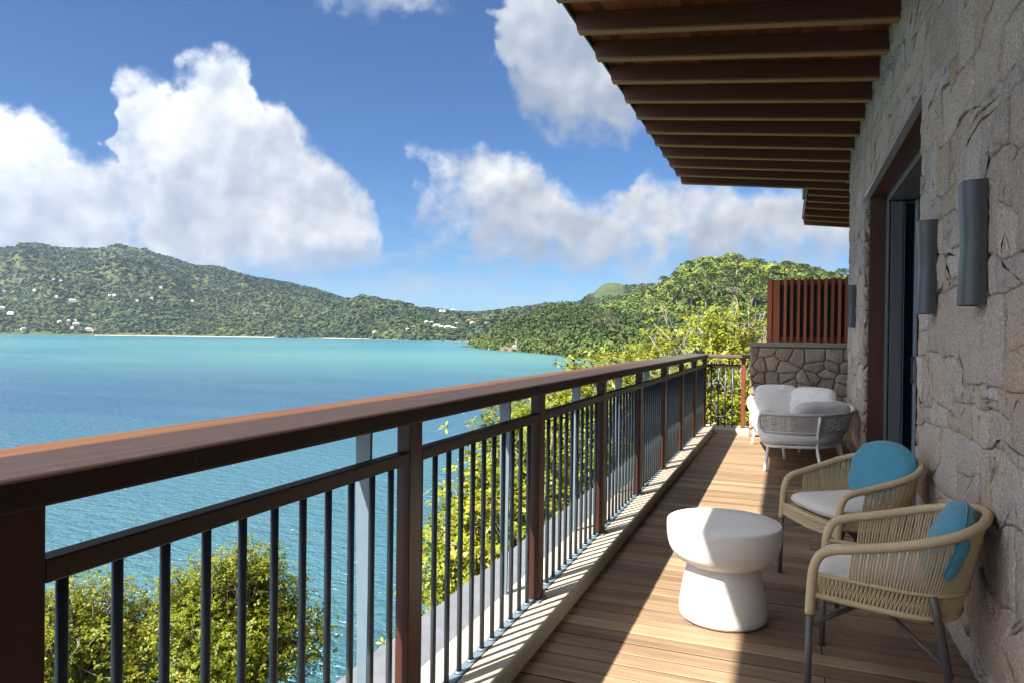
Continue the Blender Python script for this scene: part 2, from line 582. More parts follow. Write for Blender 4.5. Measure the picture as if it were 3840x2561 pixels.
M['steel'] = plain('steel_paint', (0.0961, 0.1333, 0.1643), 0.42, 0.5, bump_scale=90, bump=0.03)
M['charcoal'] = plain('charcoal_metal', (0.045, 0.048, 0.052), 0.4, 0.5)
M['door_metal'] = plain('door_metal', (0.115, 0.122, 0.135), 0.36, 0.5)
M['door_pale'] = plain('door_pale_metal', (0.34, 0.35, 0.37), 0.35, 0.5)
M['black'] = plain('black_rubber', (0.012, 0.012, 0.012), 0.7, 0.2)
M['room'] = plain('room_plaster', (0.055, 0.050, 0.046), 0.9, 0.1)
M['bronze'] = plain('bronze_metal', (0.066, 0.064, 0.066), 0.42, 0.5, 0.65, bump_scale=25, bump=0.06)
M['slab'] = plain('slab_stone', (0.1073, 0.1128, 0.1293), 0.72, 0.3, bump_scale=50, bump=0.15, vary=0.15)
M['white_frame'] = plain('white_powder_coat', (0.78, 0.77, 0.75), 0.4, 0.4, vary=0.03)
M['strap'] = plain('grey_strap', (0.56, 0.52, 0.48), 0.75, 0.25, bump_scale=180, vary=0.12)
M['leg'] = plain('leg_metal', (0.085, 0.078, 0.072), 0.42, 0.45)


def fabric(name, col, scale=900.0, bump=0.25, vary=0.10):
    m, T = material(name)
    co = objco(T)
    slub = T.noise(objco(T, (40.0, 300.0, 300.0)), 1.0, 2.0, 0.6)
    slub2 = T.noise(objco(T, (300.0, 40.0, 40.0)), 1.0, 2.0, 0.6)
    big = T.noise(co, 6.0, 3.0, 0.5)
    f = T.math('ADD', T.math('MULTIPLY', T.math('ADD', slub.outputs[0], slub2.outputs[0]), 0.4), T.math('MULTIPLY', big.outputs[0], 0.2))
    c = T.mix(T.mapr(f, 0.3, 0.7), tuple(x * (1 - vary) for x in col), tuple(min(1, x * (1 + vary)) for x in col))
    finish(T, c, 0.9, T.math('ADD', slub.outputs[0], slub2.outputs[0]), bump, 0.002, 0.15, 0, 0.25)
    return m


M['cushion'] = fabric('grey_linen', (0.68, 0.645, 0.61))
M['seat'] = fabric('stone_canvas', (0.58, 0.53, 0.475))
M['blue'] = fabric('blue_canvas', (0.060, 0.225, 0.295), vary=0.14)


def rope(name, col):
    m, T = material(name)
    co = objco(T)
    wv = T.n('ShaderNodeTexWave', {'Vector': co, 'Scale': 95.0, 'Distortion': 1.5, 'Detail': 1.0}, wave_type='BANDS', bands_direction='DIAGONAL')
    n = T.noise(co, 60.0, 3.0, 0.6)
    f = T.math('ADD', T.math('MULTIPLY', wv.outputs[0], 0.55), T.math('MULTIPLY', n.outputs[0], 0.5))
    c = T.mix(T.mapr(f, 0.2, 0.85), tuple(x * 0.72 for x in col), tuple(min(1, x * 1.16) for x in col))
    finish(T, c, 0.82, wv.outputs[0], 0.35, 0.003, 0.2)
    return m


M['rope'] = rope('beige_rope', (0.53, 0.405, 0.235))


def terrazzo():
    m, T = material('washed_concrete')
    co = worldco(T)
    v = T.n('ShaderNodeTexVoronoi', {'Vector': co, 'Scale': 170.0})
    n = T.noise(co, 90.0, 4.0, 0.65)
    big = T.noise(co, 2.5, 4.0, 0.6)
    spots = T.mapr(v.outputs['Distance'], 0.18, 0.42)
    wn = T.math('GREATER_THAN', v.outputs['Color'], 0.62)
    col = T.mix(T.mapr(n.outputs[0], 0.3, 0.7), (0.3240, 0.2790, 0.2160), (0.4200, 0.3720, 0.3000))
    col = T.mix(T.math('MULTIPLY', T.math('SUBTRACT', 1.0, spots), T.math('MULTIPLY', wn, 0.6)), col, (0.1200, 0.0960, 0.0720))
    col = T.mix(T.mapr(big.outputs[0], 0.5, 0.8, 0.0, 0.35), col, (0.1800, 0.1560, 0.1260))
    finish(T, col, 0.85, n.outputs[0], 0.35, 0.003, 0.25)
    return m


M['terrazzo'] = terrazzo()


def table_mat():
    m, T = material('white_cast_stone')
    co = objco(T, (1, 1, 1.4))
    v = T.n('ShaderNodeTexVoronoi', {'Vector': T.vmath('ADD', co, T.vmath('MULTIPLY', T.noise(co, 30.0, 2.0).outputs['Color'], (0.05, 0.05, 0.05))), 'Scale': 58.0, 'Randomness': 1.0})
    mask = T.mapr(T.noise(co, 7.0, 3.0, 0.6).outputs[0], 0.44, 0.60)
    pit = T.math('MULTIPLY', T.mapr(v.outputs['Distance'], 0.10, 0.22, 1.0, 0.0), mask)
    v2 = T.n('ShaderNodeTexVoronoi', {'Vector': co, 'Scale': 85.0, 'Randomness': 1.0})
    pit2 = T.math('MULTIPLY', T.mapr(v2.outputs['Distance'], 0.10, 0.20, 1.0, 0.0), T.mapr(T.noise(co, 13.0, 2.0).outputs[0], 0.5, 0.62))
    side = T.mapr(T.n('ShaderNodeNewGeometry').outputs['Normal'], 0.0, 1.0)
    sep = T.n('ShaderNodeSeparateXYZ', {0: T.n('ShaderNodeNewGeometry').outputs['Normal']})
    side = T.mapr(sep.outputs[2], 0.75, 0.95, 1.0, 0.0)
    p = T.math('MULTIPLY', T.math('MAXIMUM', pit, pit2), side)
    n = T.noise(co, 5.0, 4.0, 0.6)
    col = T.mix(T.mapr(n.outputs[0], 0.3, 0.7), (0.66, 0.625, 0.58), (0.74, 0.705, 0.66))
    col = T.mix(T.math('MULTIPLY', p, 0.5), col, (0.36, 0.33, 0.29))
    fine = T.noise(co, 120.0, 3.0, 0.6)
    h = T.math('SUBTRACT', T.math('MULTIPLY', fine.outputs[0], 0.15), p)
    finish(T, col, 0.75, h, 0.8, 0.005, 0.3)
    return m


M['table'] = table_mat()


def rail_mat():
    """dark oiled rail; a strip along the seaward edge is orange and the far length has gone grey"""
    m, T = material('rail_wood')
    co = worldco(T)
    sep = T.n('ShaderNodeSeparateXYZ', {0: co})
    g = T.noise(worldco(T, (42.0, 1.5, 42.0)), 1.0, 5.0, 0.65, 0.7)
    b = T.noise(worldco(T, (5.0, 0.8, 5.0)), 1.0, 3.0, 0.5)
    dark = T.ramp(T.mapr(g.outputs[0], 0.25, 0.75), [(0.0, (0.0181, 0.0091, 0.0066)), (0.5, (0.0281, 0.0149, 0.0112)), (1.0, (0.0413, 0.0239, 0.0181))])
    orange = T.ramp(T.mapr(g.outputs[0], 0.25, 0.75), [(0.0, (0.0554, 0.0190, 0.0055)), (0.5, (0.0922, 0.0369, 0.0123)), (1.0, (0.1261, 0.0600, 0.0230))])
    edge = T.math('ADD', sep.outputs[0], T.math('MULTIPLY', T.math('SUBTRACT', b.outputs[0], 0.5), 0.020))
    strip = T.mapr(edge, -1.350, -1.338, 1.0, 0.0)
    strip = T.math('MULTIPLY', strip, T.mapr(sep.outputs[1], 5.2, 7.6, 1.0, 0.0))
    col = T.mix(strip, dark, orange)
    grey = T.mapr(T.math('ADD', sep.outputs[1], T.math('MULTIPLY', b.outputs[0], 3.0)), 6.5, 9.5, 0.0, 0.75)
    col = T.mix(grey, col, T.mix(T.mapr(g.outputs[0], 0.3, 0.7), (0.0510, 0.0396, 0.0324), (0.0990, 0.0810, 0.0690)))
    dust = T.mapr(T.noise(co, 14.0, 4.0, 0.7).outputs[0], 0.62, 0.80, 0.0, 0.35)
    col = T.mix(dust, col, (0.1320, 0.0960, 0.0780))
    finish(T, col, T.mapr(g.outputs[0], 0.3, 0.7, 0.46, 0.68), g.outputs[0], 0.35, 0.004, 0.22)
    return m


M['rail'] = rail_mat()


def glass_mat():
    m, T = material('door_glass')
    gl = T.n('ShaderNodeBsdfGlossy', {'Color': (0.85, 0.9, 1.0, 1), 'Roughness': 0.02})
    tr = T.n('ShaderNodeBsdfTransparent', {'Color': (0.55, 0.62, 0.68, 1)})
    fr = T.n('ShaderNodeFresnel', {'IOR': 1.52})
    mx = T.n('ShaderNodeMixShader', {0: T.math('ADD', fr.outputs[0], 0.03), 1: tr.outputs[0], 2: gl.outputs[0]})
    T.n('ShaderNodeOutputMaterial', {'Surface': mx.outputs[0]})
    return m


M['glass'] = glass_mat()

# ------------------------------------------------------------------ the balcony
ZK = 0.072                     # kerb height
XW = 0.746                     # face of the stone wall
X_KERB = -1.028
Y_END = 10.75                  # face of the end wall
rs = random.Random(4)

# deck: every board its own piece
deck = tag(MB().box(X_KERB - .25, XW + .1, -4.0, 11.3, -.36, -.075).build('deck', M['mortar']), 'weathered timber deck of cross boards on the balcony', None, kind='structure')
board_me = MB().bbox(-0.89, 0.89, -0.0515, 0.0515, -0.030, 0.0, 0.0035).mesh('board', M['deck'])
half_a = MB().bbox(-0.89, 0.2985, -0.0515, 0.0515, -0.030, 0.0, 0.0035).mesh('board_long', M['deck'])
half_b = MB().bbox(0.3015, 0.89, -0.0515, 0.0515, -0.030, 0.0, 0.0035).mesh('board_short', M['deck'])
edge_mat = plain('deck_edge', (0.035, 0.022, 0.014), .9, .1)
for me_ in (board_me, half_a, half_b):                     # sawn edges coloured dark for dirt and for the shade in the joints
    me_.materials.append(edge_mat)
    for p_ in me_.polygons:
        if p_.normal.z < .5 and abs(p_.normal.y) > .5:
            p_.material_index = 1
y = -0.55
k = 0
while y < 10.88:
    cx = -0.139
    dz = rs.uniform(-.0012, .0012)
    if k % 5 in (1, 3):
        off = rs.choice((-.35, 0, .1))
        link('board', half_a, deck, (cx, y, dz))
        link('board', half_b, deck, (cx, y, rs.uniform(-.0012, .0012)))
    else:
        link('board', board_me, deck, (cx, y, dz), (0, 0, rs.uniform(-.0006, .0006)))
    y += 0.1122
    k += 1

# kerb of washed concrete on the two open sides, with a rounded inner arris
def kerb_profile(mb, along, a0, a1, p0, p1, z0, z1):
    """p0 outer edge, p1 inner edge; the inner top arris is rounded"""
    prof = [(p0, z0), (p0, z1)]
    s = 1 if p1 > p0 else -1
    r = .022
    for i in range(6):
        t = i / 5 * math.pi / 2
        prof.append((p1 - s * r + s * r * math.sin(t), z1 - r + r * math.cos(t)))
    prof.append((p1, z0))
    n = len(prof)
    steps = max(2, int(abs(a1 - a0) / .5))
    vs = []
    for i in range(steps + 1):
        a = a0 + (a1 - a0) * i / steps
        for p, z in prof:
            vs.append((p, a, z) if along == 'y' else (a, p, z))
    fs = []
    for i in range(steps):
        for j in range(n):
            q = (i * n + j, i * n + (j + 1) % n, (i + 1) * n + (j + 1) % n, (i + 1) * n + j)
            fs.append(q)
    fs.append(tuple(range(n)))
    fs.append(tuple(range(steps * n, steps * n + n))[::-1])
    mb.add(vs, fs)


mb = MB()
kerb_profile(mb, 'y', -4.0, 11.38, -1.350, X_KERB, -.40, ZK)
tag(mb.build('kerb', M['terrazzo'], sm=False), kind='structure')
mb = MB()
kerb_profile(mb, 'x', X_KERB + .001, -0.512, 11.36, 10.93, -.07, ZK)
tag(mb.build('kerb', M['terrazzo']), kind='structure')

# ledge of grey slabs outside the kerb
ledge = empty('slab_ledge', (-1.5, 4, 0), label='ledge of grey stone slabs outside the balcony railing', cat='ledge')
slab_me = MB().bbox(-.150, .150, -.2405, .2405, -.035, 0.0, .004).mesh('slab', M['slab'])
yy = -2.0
while yy < 11.6:
    o = link('slab', slab_me, ledge, (-1.505 + 1.5, yy - 4, .030), (R(1.6), R(-2.0), 0))
    yy += 0.495
MB().box(-.155, .150, -6.2, 7.6, -.5, -.02).build('ledge_bed', M['mortar'], ledge)

# ---- railing along the sea side
rail_y = [-0.56, 0.728, 2.03, 3.33, 4.635, 5.93, 7.21, 8.48, 9.72, 10.985]
railing = empty('balcony_railing', (-1.19, 5, ZK), label='long dark timber balcony railing with slate balusters facing the bay', cat='railing')
RO = Vector((-1.19, 5, ZK))


def inrail(name, me, loc, parent=railing, rot=(0, 0, 0)):
    return link(name, me, parent, tuple(Vector(loc) - RO), rot)


def rail_sections(y0, y1, name='handrail'):
    # cross-section with softened arrises, x -1.435 .. -1.128, z 1.112 .. 1.168
    x0, x1, z0, z1 = -1.452, -1.128, 1.113, 1.168
    prof = []
    for cx, cz, a0 in ((x1 - .008, z0 + .008, -90), (x1 - .012, z1 - .012, 0), (x0 + .010, z1 - .010, 90), (x0 + .008, z0 + .008, 180)):
        r = .012 if a0 == 0 else .009
        for i in range(5):
            a = R(a0 + 90 * i / 4)
            prof.append((cx + r * math.cos(a), cz + r * math.sin(a)))
    n = len(prof)
    steps = 10
    vs, fs = [], []
    for i in range(steps + 1):
        yv = y0 + (y1 - y0) * i / steps
        for p, z in prof:
            vs.append((p, yv, z))
    for i in range(steps):
        for j in range(n):
            fs.append((i * n + j, (i + 1) * n + j, (i + 1) * n + (j + 1) % n, i * n + (j + 1) % n))
    fs.append(tuple(range(n)))
    fs.append(tuple(range(steps * n, steps * n + n))[::-1])
    mb = MB().add([tuple(Vector(v) - RO) for v in vs], fs)
    return mb.build(name, M['rail'], railing)


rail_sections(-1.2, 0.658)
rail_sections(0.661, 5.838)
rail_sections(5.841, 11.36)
post_me = MB().bbox(0, .050, 0, .085, ZK + .012, 1.113, .003).mesh('post', M['post'])
plate_me = MB().box(-.012, .062, -.012, .097, ZK + .001, ZK + .010).mesh('post_foot', M['steel'])
support_me = None
for i, py in enumerate(rail_y):
    p = inrail('post', post_me, (-1.2 + .001, py, 0))
    link('post_foot', plate_me, p)
    # steel flat carrying the outer edge of the rail, wider at the top
    mb = MB()
    t = .014
    vs = [(-.012, 0, .03), (.020, 0, .03), (.030, 0, 1.112), (-.030, 0, 1.112), (-.012, t, .03), (.020, t, .03), (.030, t, 1.112), (-.030, t, 1.112)]
    mb.add(vs, [(0, 1, 2, 3), (7, 6, 5, 4), (0, 4, 5, 1), (1, 5, 6, 2), (2, 6, 7, 3), (3, 7, 4, 0)])
    if support_me is None:
        support_me = mb.mesh('rail_support', M['steel'])
    inrail('rail_support', support_me, (-1.353, py + .035, 0))
bal_me = MB().tube([(0, 0, ZK + .008), (0, 0, .990)], .0105, 10).mesh('baluster', M['baluster'], True)
collar_me = MB().tube([(0, 0, ZK + .006), (0, 0, ZK + .014)], .019, 12).mesh('baluster_foot', M['steel'], True)
ends = rail_y + [11.2]
for i in range(len(rail_y) - 1):
    y0, y1 = rail_y[i] + .085, rail_y[i + 1]
    MB().bbox(-.0215 , .0215, y0 - 5 + .0005, y1 - 5 - .0005, .977 - ZK, 1.018 - ZK, .003).build('midrail', M['midrail'], railing, loc=(.019, 0, 0))
    n = 11
    for k in range(n):
        yb = y0 + (y1 - y0) * (k + .5) / n
        b = inrail('baluster', bal_me, (-1.187, yb, 0))
        if yb < 6.5:
            link('baluster_foot', collar_me, b)
MB().box(-.019, .021, -6.2, 6.05, 0.0005, .006).build('base_strip', M['steel'], railing)

# ---- short return railing at the far end
end_rail = empty('balcony_railing', (-.8, 11.1, ZK), label='short return of timber railing at the far end beside the low stone wall', cat='railing')
RE = Vector((-.8, 11.1, ZK))
mb = MB().bbox(-1.127 + .8, -0.515 + .8, -.09, .20, 1.113 - ZK, 1.168 - ZK, .012)
mb.build('handrail', wood('rail_wood_x', [(0.050, 0.028, 0.022), (0.085, 0.050, 0.040), (0.13, 0.085, 0.070)], axis=0, rough=.5, vary=.2), end_rail)
MB().bbox(-1.149 + .8, -0.648 + .8, .012, .052, .977 - ZK, 1.018 - ZK, .003).build('midrail', M['midrail_x'], end_rail)
MB().bbox(-0.648 + .8, -0.588 + .8, -.01, .05, .012, 1.113 - ZK, .003).build('post', wood('end_post_wood', [(0.075, 0.020, 0.010), (0.130, 0.036, 0.018), (0.18, 0.055, 0.027)], axis=2, rough=.42, vary=.2), end_rail)
for x in (-1.085, -0.98, -0.877, -0.774):
    MB().tube([(x + .8, .03, .008), (x + .8, .03, .918)], .0105, 10).build('baluster', M['baluster'], end_rail, True)
MB().box(-1.16 + .8, -.515 + .8, .01, .05, .0005, .006).build('base_strip', M['steel'], end_rail)


# ------------------------------------------------------------------ stone walls, stone by stone
def clip(poly, a, b, c):
    """keep a*x+b*y<=c"""
    out = []
    n = len(poly)
    for i in range(n):
        p, q = poly[i], poly[(i + 1) % n]
        dp, dq = a * p[0] + b * p[1] - c, a * q[0] + b * q[1] - c
        if dp <= 0:
            out.append(p)
        if (dp < 0 < dq) or (dq < 0 < dp):
            t = dp / (dp - dq)
            out.append((p[0] + (q[0] - p[0]) * t, p[1] + (q[1] - p[1]) * t))
    return out


def voronoi(u0, u1, v0, v1, du, dv, jit, seed, hole=None, size_var=0.35, drop=0.12):
    rr = random.Random(seed)
    seeds = []
    nv = max(1, round((v1 - v0) / dv))
    for j in range(nv):
        nu = max(1, round((u1 - u0) / (du * rr.uniform(1 - size_var, 1 + size_var))))
        sh = rr.random()
        for i in range(-1, nu + 1):
            uu = u0 + (i + sh + rr.uniform(-jit, jit)) * (u1 - u0) / nu
            vv = v0 + (j + .5 + rr.uniform(-jit, jit)) * (v1 - v0) / nv
            if rr.random() < drop:
                continue
            if hole and hole[0] < uu < hole[1] and hole[2] < vv < hole[3]:
                continue
            seeds.append((uu, vv))
    asp = du / dv
    S = np.array(seeds)
    Q = S * np.array([1.0 / asp, 1.0])
    cells = []
    for i, (su, sv) in enumerate(seeds):
        poly = [(u0 / asp, v0), (u1 / asp, v0), (u1 / asp, v1), (u0 / asp, v1)]
        d = np.hypot(Q[:, 0] - Q[i, 0], Q[:, 1] - Q[i, 1])
        for j in np.argsort(d)[1:26]:
            ax, ay = Q[j] - Q[i]
            mx, my = (Q[j] + Q[i]) / 2
            poly = clip(poly, ax, ay, ax * mx + ay * my)
            if len(poly) < 3:
                break
        poly = [(p[0] * asp, p[1]) for p in poly]
        if len(poly) >= 3 and hole:
            us, vs_ = [p[0] for p in poly], [p[1] for p in poly]
            if max(us) > hole[0] and min(us) < hole[1] and max(vs_) > hole[2] and min(vs_) < hole[3]:
                if sv >= hole[3]:
                    poly = clip(poly, 0, -1, -hole[3])
                elif su <= hole[0]:
                    poly = clip(poly, 1, 0, hole[0])
                elif su >= hole[1]:
                    poly = clip(poly, -1, 0, -hole[1])
        if len(poly) >= 3:
            A = .5 * sum(poly[k][0] * poly[(k + 1) % len(poly)][1] - poly[(k + 1) % len(poly)][0] * poly[k][1] for k in range(len(poly)))
            if A > .002:
                cells.append(poly)
    return cells


def rubble(u0, u1, v0, v1, du, dv, seed, hole=None):
    """squared rubble: wavering courses cut into blocks of uneven width, some blocks split in two"""
    rr = random.Random(seed)
    rows = [v0]
    while rows[-1] < v1 - dv * .6:
        rows.append(rows[-1] + dv * rr.uniform(.62, 1.45))
    rows[-1] = v1
    amp = [0.0] + [dv * .12] * (len(rows) - 2) + [0.0]

    def edge(j, u):
        w_ = u / .62 + j * .37 + .3 * math.sin(u * 3 + j)
        i_ = math.floor(w_)
        h0, h1 = (float(_hash(np.array([i_ + q]), np.array([j * 13 + 5]), seed)[0]) - .5 for q in (0, 1))
        s_ = min(1.0, max(0.0, (w_ - i_ - .90) / .10))
        jog = (h0 + (h1 - h0) * s_) * dv * .75
        return rows[j] + (amp[j] * 1.6 * float(fbm2(np.array([u * 3.1]), np.array([j * 7.7]), 3, seed)[0] - .5) * 2 if amp[j] else 0.0) + (jog if amp[j] else 0.0)
    cells = []
    for j in range(len(rows) - 1):
        u = u0 - rr.uniform(0, du)
        cuts = []
        while u < u1 + du:
            cuts.append((u, u + rr.uniform(-.055, .055)))
            u += du * rr.uniform(.45, 1.7) * (1.25 if rows[j + 1] - rows[j] > dv else .85)
        for (a0, a1), (b0, b1) in zip(cuts[:-1], cuts[1:]):
            lo = [(a0 + (b0 - a0) * k / 10, edge(j, a0 + (b0 - a0) * k / 10)) for k in range(11)]
            hi = [(a1 + (b1 - a1) * k / 10, edge(j + 1, a1 + (b1 - a1) * k / 10)) for k in range(11)]
            poly = lo + hi[::-1]
            parts = [poly]
            h_ = rows[j + 1] - rows[j]
            if rr.random() < .30 and h_ > dv * .8:
                f, g = rr.uniform(.35, .65), rr.uniform(.35, .65)
                mid = [(l[0] + (h[0] - l[0]) * (f + (g - f) * k / 10), l[1] + (h[1] - l[1]) * (f + (g - f) * k / 10)) for k, (l, h) in enumerate(zip(lo, hi))]
                parts = [lo + mid[::-1], mid + hi[::-1]]
            elif rr.random() < .22 and (b0 - a0) > du * .8:
                # a corner knocked off and filled with a small wedge
                q = rr.uniform(.25, .45)
                pa = (lo[0][0], lo[0][1] + (hi[0][1] - lo[0][1]) * q)
                pb = lo[5]
                parts = [lo[:5] + [pb, pa], [pb] + lo[6:] + hi[::-1] + [pa]]
            for p in parts:
                for (A, B, C) in ((-1, 0, -u0), (1, 0, u1), (0, -1, -v0), (0, 1, v1)):
                    p = clip(p, A, B, C)
                    if len(p) < 3:
                        break
                if len(p) < 3:
                    continue
                cu, cv = sum(x[0] for x in p) / len(p), sum(x[1] for x in p) / len(p)
                if hole:
                    us, vs_ = [x[0] for x in p], [x[1] for x in p]
                    if max(us) > hole[0] and min(us) < hole[1] and min(vs_) < hole[3]:
                        inside = hole[0] < cu < hole[1] and cv < hole[3]
                        cand = [clip(p, 0, -1, -hole[3]), clip(p, 1, 0, hole[0]), clip(p, -1, 0, -hole[1])]
                        def area(q):
                            return abs(.5 * sum(q[k][0] * q[(k + 1) % len(q)][1] - q[(k + 1) % len(q)][0] * q[k][1] for k in range(len(q)))) if len(q) > 2 else 0
                        p = max(cand, key=area)
                        if area(p) < .003:
                            continue
                cells.append(p)
    return cells


def stone_mesh(poly, rr, place, gap, step, warp, proud, mat, depth=.05, edge_drop=.012, seed=0):
    pts = []
    n = len(poly)
    for i in range(n):
        p, q = poly[i], poly[(i + 1) % n]
        L = math.hypot(q[0] - p[0], q[1] - p[1])
        if L < 1e-4:
            continue
        k = max(1, int(L / step))
        for s in range(k):
            t = s / k
            pts.append((p[0] + (q[0] - p[0]) * t, p[1] + (q[1] - p[1]) * t))
    P = np.array(pts)
    if warp > 0:
        wx = (fbm2(P[:, 0] * 9, P[:, 1] * 9, 2, seed) - .5) * 2 * warp
        wy = (fbm2(P[:, 0] * 9 + 40, P[:, 1] * 9, 2, seed + 5) - .5) * 2 * warp
        P = P + np.stack([wx, wy], 1)
    c = P.mean(0)
    r = np.hypot(*(P - c).T)
    out = c + (P - c) * np.clip(1 - gap / np.maximum(r, .02), .3, 1)[:, None]
    in1 = c + (P - c) * np.clip(1 - (gap + .012) / np.maximum(r, .03), .3, 1)[:, None]
    in2 = c + (P - c) * .55
    m = len(P)
    tilt = (rr.uniform(-.02, .02), rr.uniform(-.03, .03))
    base = rr.uniform(0, proud)
    V = []
    def put(q, d):
        V.append(place(q[0], q[1], d))
    for q in out:
        put(q, -depth)
    for q in out:
        put(q, base - edge_drop - rr.uniform(0, edge_drop * .8))
    for q in in1:
        put(q, base + (q[0] - c[0]) * tilt[0] + (q[1] - c[1]) * tilt[1] + rr.uniform(-.004, .004))
    for q in in2:
        put((q[0] + rr.uniform(-.012, .012), q[1] + rr.uniform(-.012, .012)), base + rr.uniform(-.003, .009))
    put(c, base + rr.uniform(0, .008))
    F = []
    for ring in range(3):
        for i in range(m):
            j = (i + 1) % m
            F.append((ring * m + i, ring * m + j, (ring + 1) * m + j, (ring + 1) * m + i))
    for i in range(m):
        F.append((3 * m + i, 3 * m + (i + 1) % m, 4 * m))
    me = bpy.data.meshes.new('stone')
    me.from_pydata(V, [], F)
    me.materials.append(mat)
    smooth(me)
    return me


# the tall house wall: its face looks to the sea (-X); u = Y, v = Z
wall = empty('stone_wall', (XW + .1, 5, 0), label='tall grey granite house wall with the sliding door opening', cat='wall')
WO = Vector((XW + .1, 5, 0))
DOOR = (4.957, 8.475, -1, 2.965)
rr = random.Random(21)
pl = lambda u, v, d: (XW - d - WO.x, u - WO.y, v)
stones = []


def poly_size(p):
    """how large a stone of this wall shows from the balcony"""
    a_ = abs(.5 * sum(p[k][0] * p[(k + 1) % len(p)][1] - p[(k + 1) % len(p)][0] * p[k][1] for k in range(len(p))))
    cu, cv = sum(x[0] for x in p) / len(p), sum(x[1] for x in p) / len(p)
    d_ = math.sqrt(XW ** 2 + cu ** 2 + (cv - 1.4) ** 2)
    out_ = cu < 2.3 or (cv - 1.4) / cu > .56 or (1.4 - cv) / cu > .60
    return a_ / d_ ** 3 * (.02 if out_ else 1.0)


for poly in rubble(1.2, 10.44, 0.0, 4.15, .36, .225, 8, DOOR):
    me = stone_mesh(poly, rr, pl, .0018, .05, .011, .007, M['granite'], .05, .0038, 3)
    stones.append((poly_size(poly), me))
# mortar backing behind the stones, with the door opening left free
b = MB()
for (ya, yb, za, zb) in ((-5, 4.962, 0, 4.2), (8.47, 10.425, 0, 4.2), (4.962, 8.47, 2.972, 4.2)):
    b.box(XW + .026 - WO.x, XW + .30 - WO.x, ya - 5, yb - 5, za, zb)
b.box(XW + .004 - WO.x, XW + .025 - WO.x, -5 - 5, 1.195 - 5, 0, 4.2)
b.build('wall_core', M['mortar'], wall)
# returns of the opening and of the far corner in rough stone
rr = random.Random(5)
for poly in voronoi(XW + .004, XW + .062, .01, 2.96, .2, .24, .2, 33):
    me = stone_mesh(poly, rr, lambda u, v, d: (u - WO.x, 8.468 - d - WO.y, v), .003, .08, .006, .005, M['granite'], .02, .006, 3)
    link('stone', me, wall)
for poly in voronoi(4.96, 8.47, XW + .006, XW + .06, .26, .2, .2, 35):
    me = stone_mesh([(p[0], p[1]) for p in poly], rr, lambda u, v, d: (v - WO.x, u - WO.y, 2.967 - d), .003, .08, .006, .005, M['granite'], .02, .006, 3)
    link('stone', me, wall)

# the stones that show largest are pieces of their own, the rest one part
stones.sort(key=lambda s_: -s_[0])
rest = MB()
for k, (_, me) in enumerate(stones):
    if k < 240:
        link('stone', me, wall)
    else:
        rest.add([v.co for v in me.vertices], [tuple(p_.vertices) for p_ in me.polygons])
tag(rest.build('small_stones', M['granite'], wall, True), kind='stuff')

# the low end wall with coping, and the screen on it
endw = empty('stone_wall', (.3, Y_END + .2, 0), label='low brown stone end wall of polygonal stones with a flat coping', cat='wall')
EO = Vector((.3, Y_END + .2, 0))
rr = random.Random(77)
for poly in voronoi(-.505, 1.15, .005, 1.288, .205, .165, .40, 12, None, .35, .06):
    me = stone_mesh(poly, rr, lambda u, v, d: (u - EO.x, Y_END - d - EO.y, v), .0042, .05, .007, .012, M['granite_brown'], .05, .008, 9)
    link('stone', me, endw)
for poly in voronoi(Y_END + .006, Y_END + .34, .005, 1.288, .2, .2, .3, 18, None, .3, .05):
    me = stone_mesh(poly, rr, lambda u, v, d: (-.502 - d - EO.x, u - EO.y, v), .005, .06, .010, .012, M['granite_brown'], .03, .010, 9)
    link('stone', me, endw)
MB().box(-.495 - EO.x, 1.15 - EO.x, .025 - .2, .15, 0, 1.29).build('wall_core', M['mortar'], endw)
MB().bbox(-.520 - EO.x, 1.16 - EO.x, -.222, .16, 1.293, 1.357, .006).build('coping', plain('coping_stone', (0.23, 0.205, 0.175), .85, .2, bump_scale=60, bump=.3), endw)

screen = empty('slatted_screen', (.3, Y_END + .12, 1.358), label='red brown timber slatted privacy screen on top of the low stone wall', cat='screen')
SO = Vector((.3, Y_END + .12, 1.358))
MB().box(-.24 - SO.x, 1.12 - SO.x, .046, .060, .02, .88).build('backing_panel', plain('dark_panel', (0.03, 0.034, 0.04), .6, .3), screen)
for z0, z1 in ((.002, .078), (.822, .898)):
    MB().bbox(-.282 - SO.x, 1.12 - SO.x, .018, .044, z0, z1, .002).build('screen_rail', wood('screen_rail_wood', [(0.12, 0.030, 0.012), (0.19, 0.052, 0.022), (0.25, 0.075, 0.032)], axis=0, rough=.45, vary=.2), screen)
slat_me = MB().bbox(-.019, .019, -.045, .017, -.012, .902, .002).mesh('slat', M['screen'])
edge_me = MB().bbox(-.034, .034, -.050, .06, -.012, .906, .002).mesh('edge_board', M['screen'])
link('edge_board', edge_me, screen, (-.258 - SO.x, 0, 0.012))
MB().bbox(-.047, .047, -.030, .017, .0, .892, .002).build('wide_slat', M['screen'], screen, loc=(-.168 - SO.x, 0, 0.006))
for i in range(14):
    link('slat', slat_me, screen, (-.0475 + i * .0888 - SO.x, 0, 0.0125))

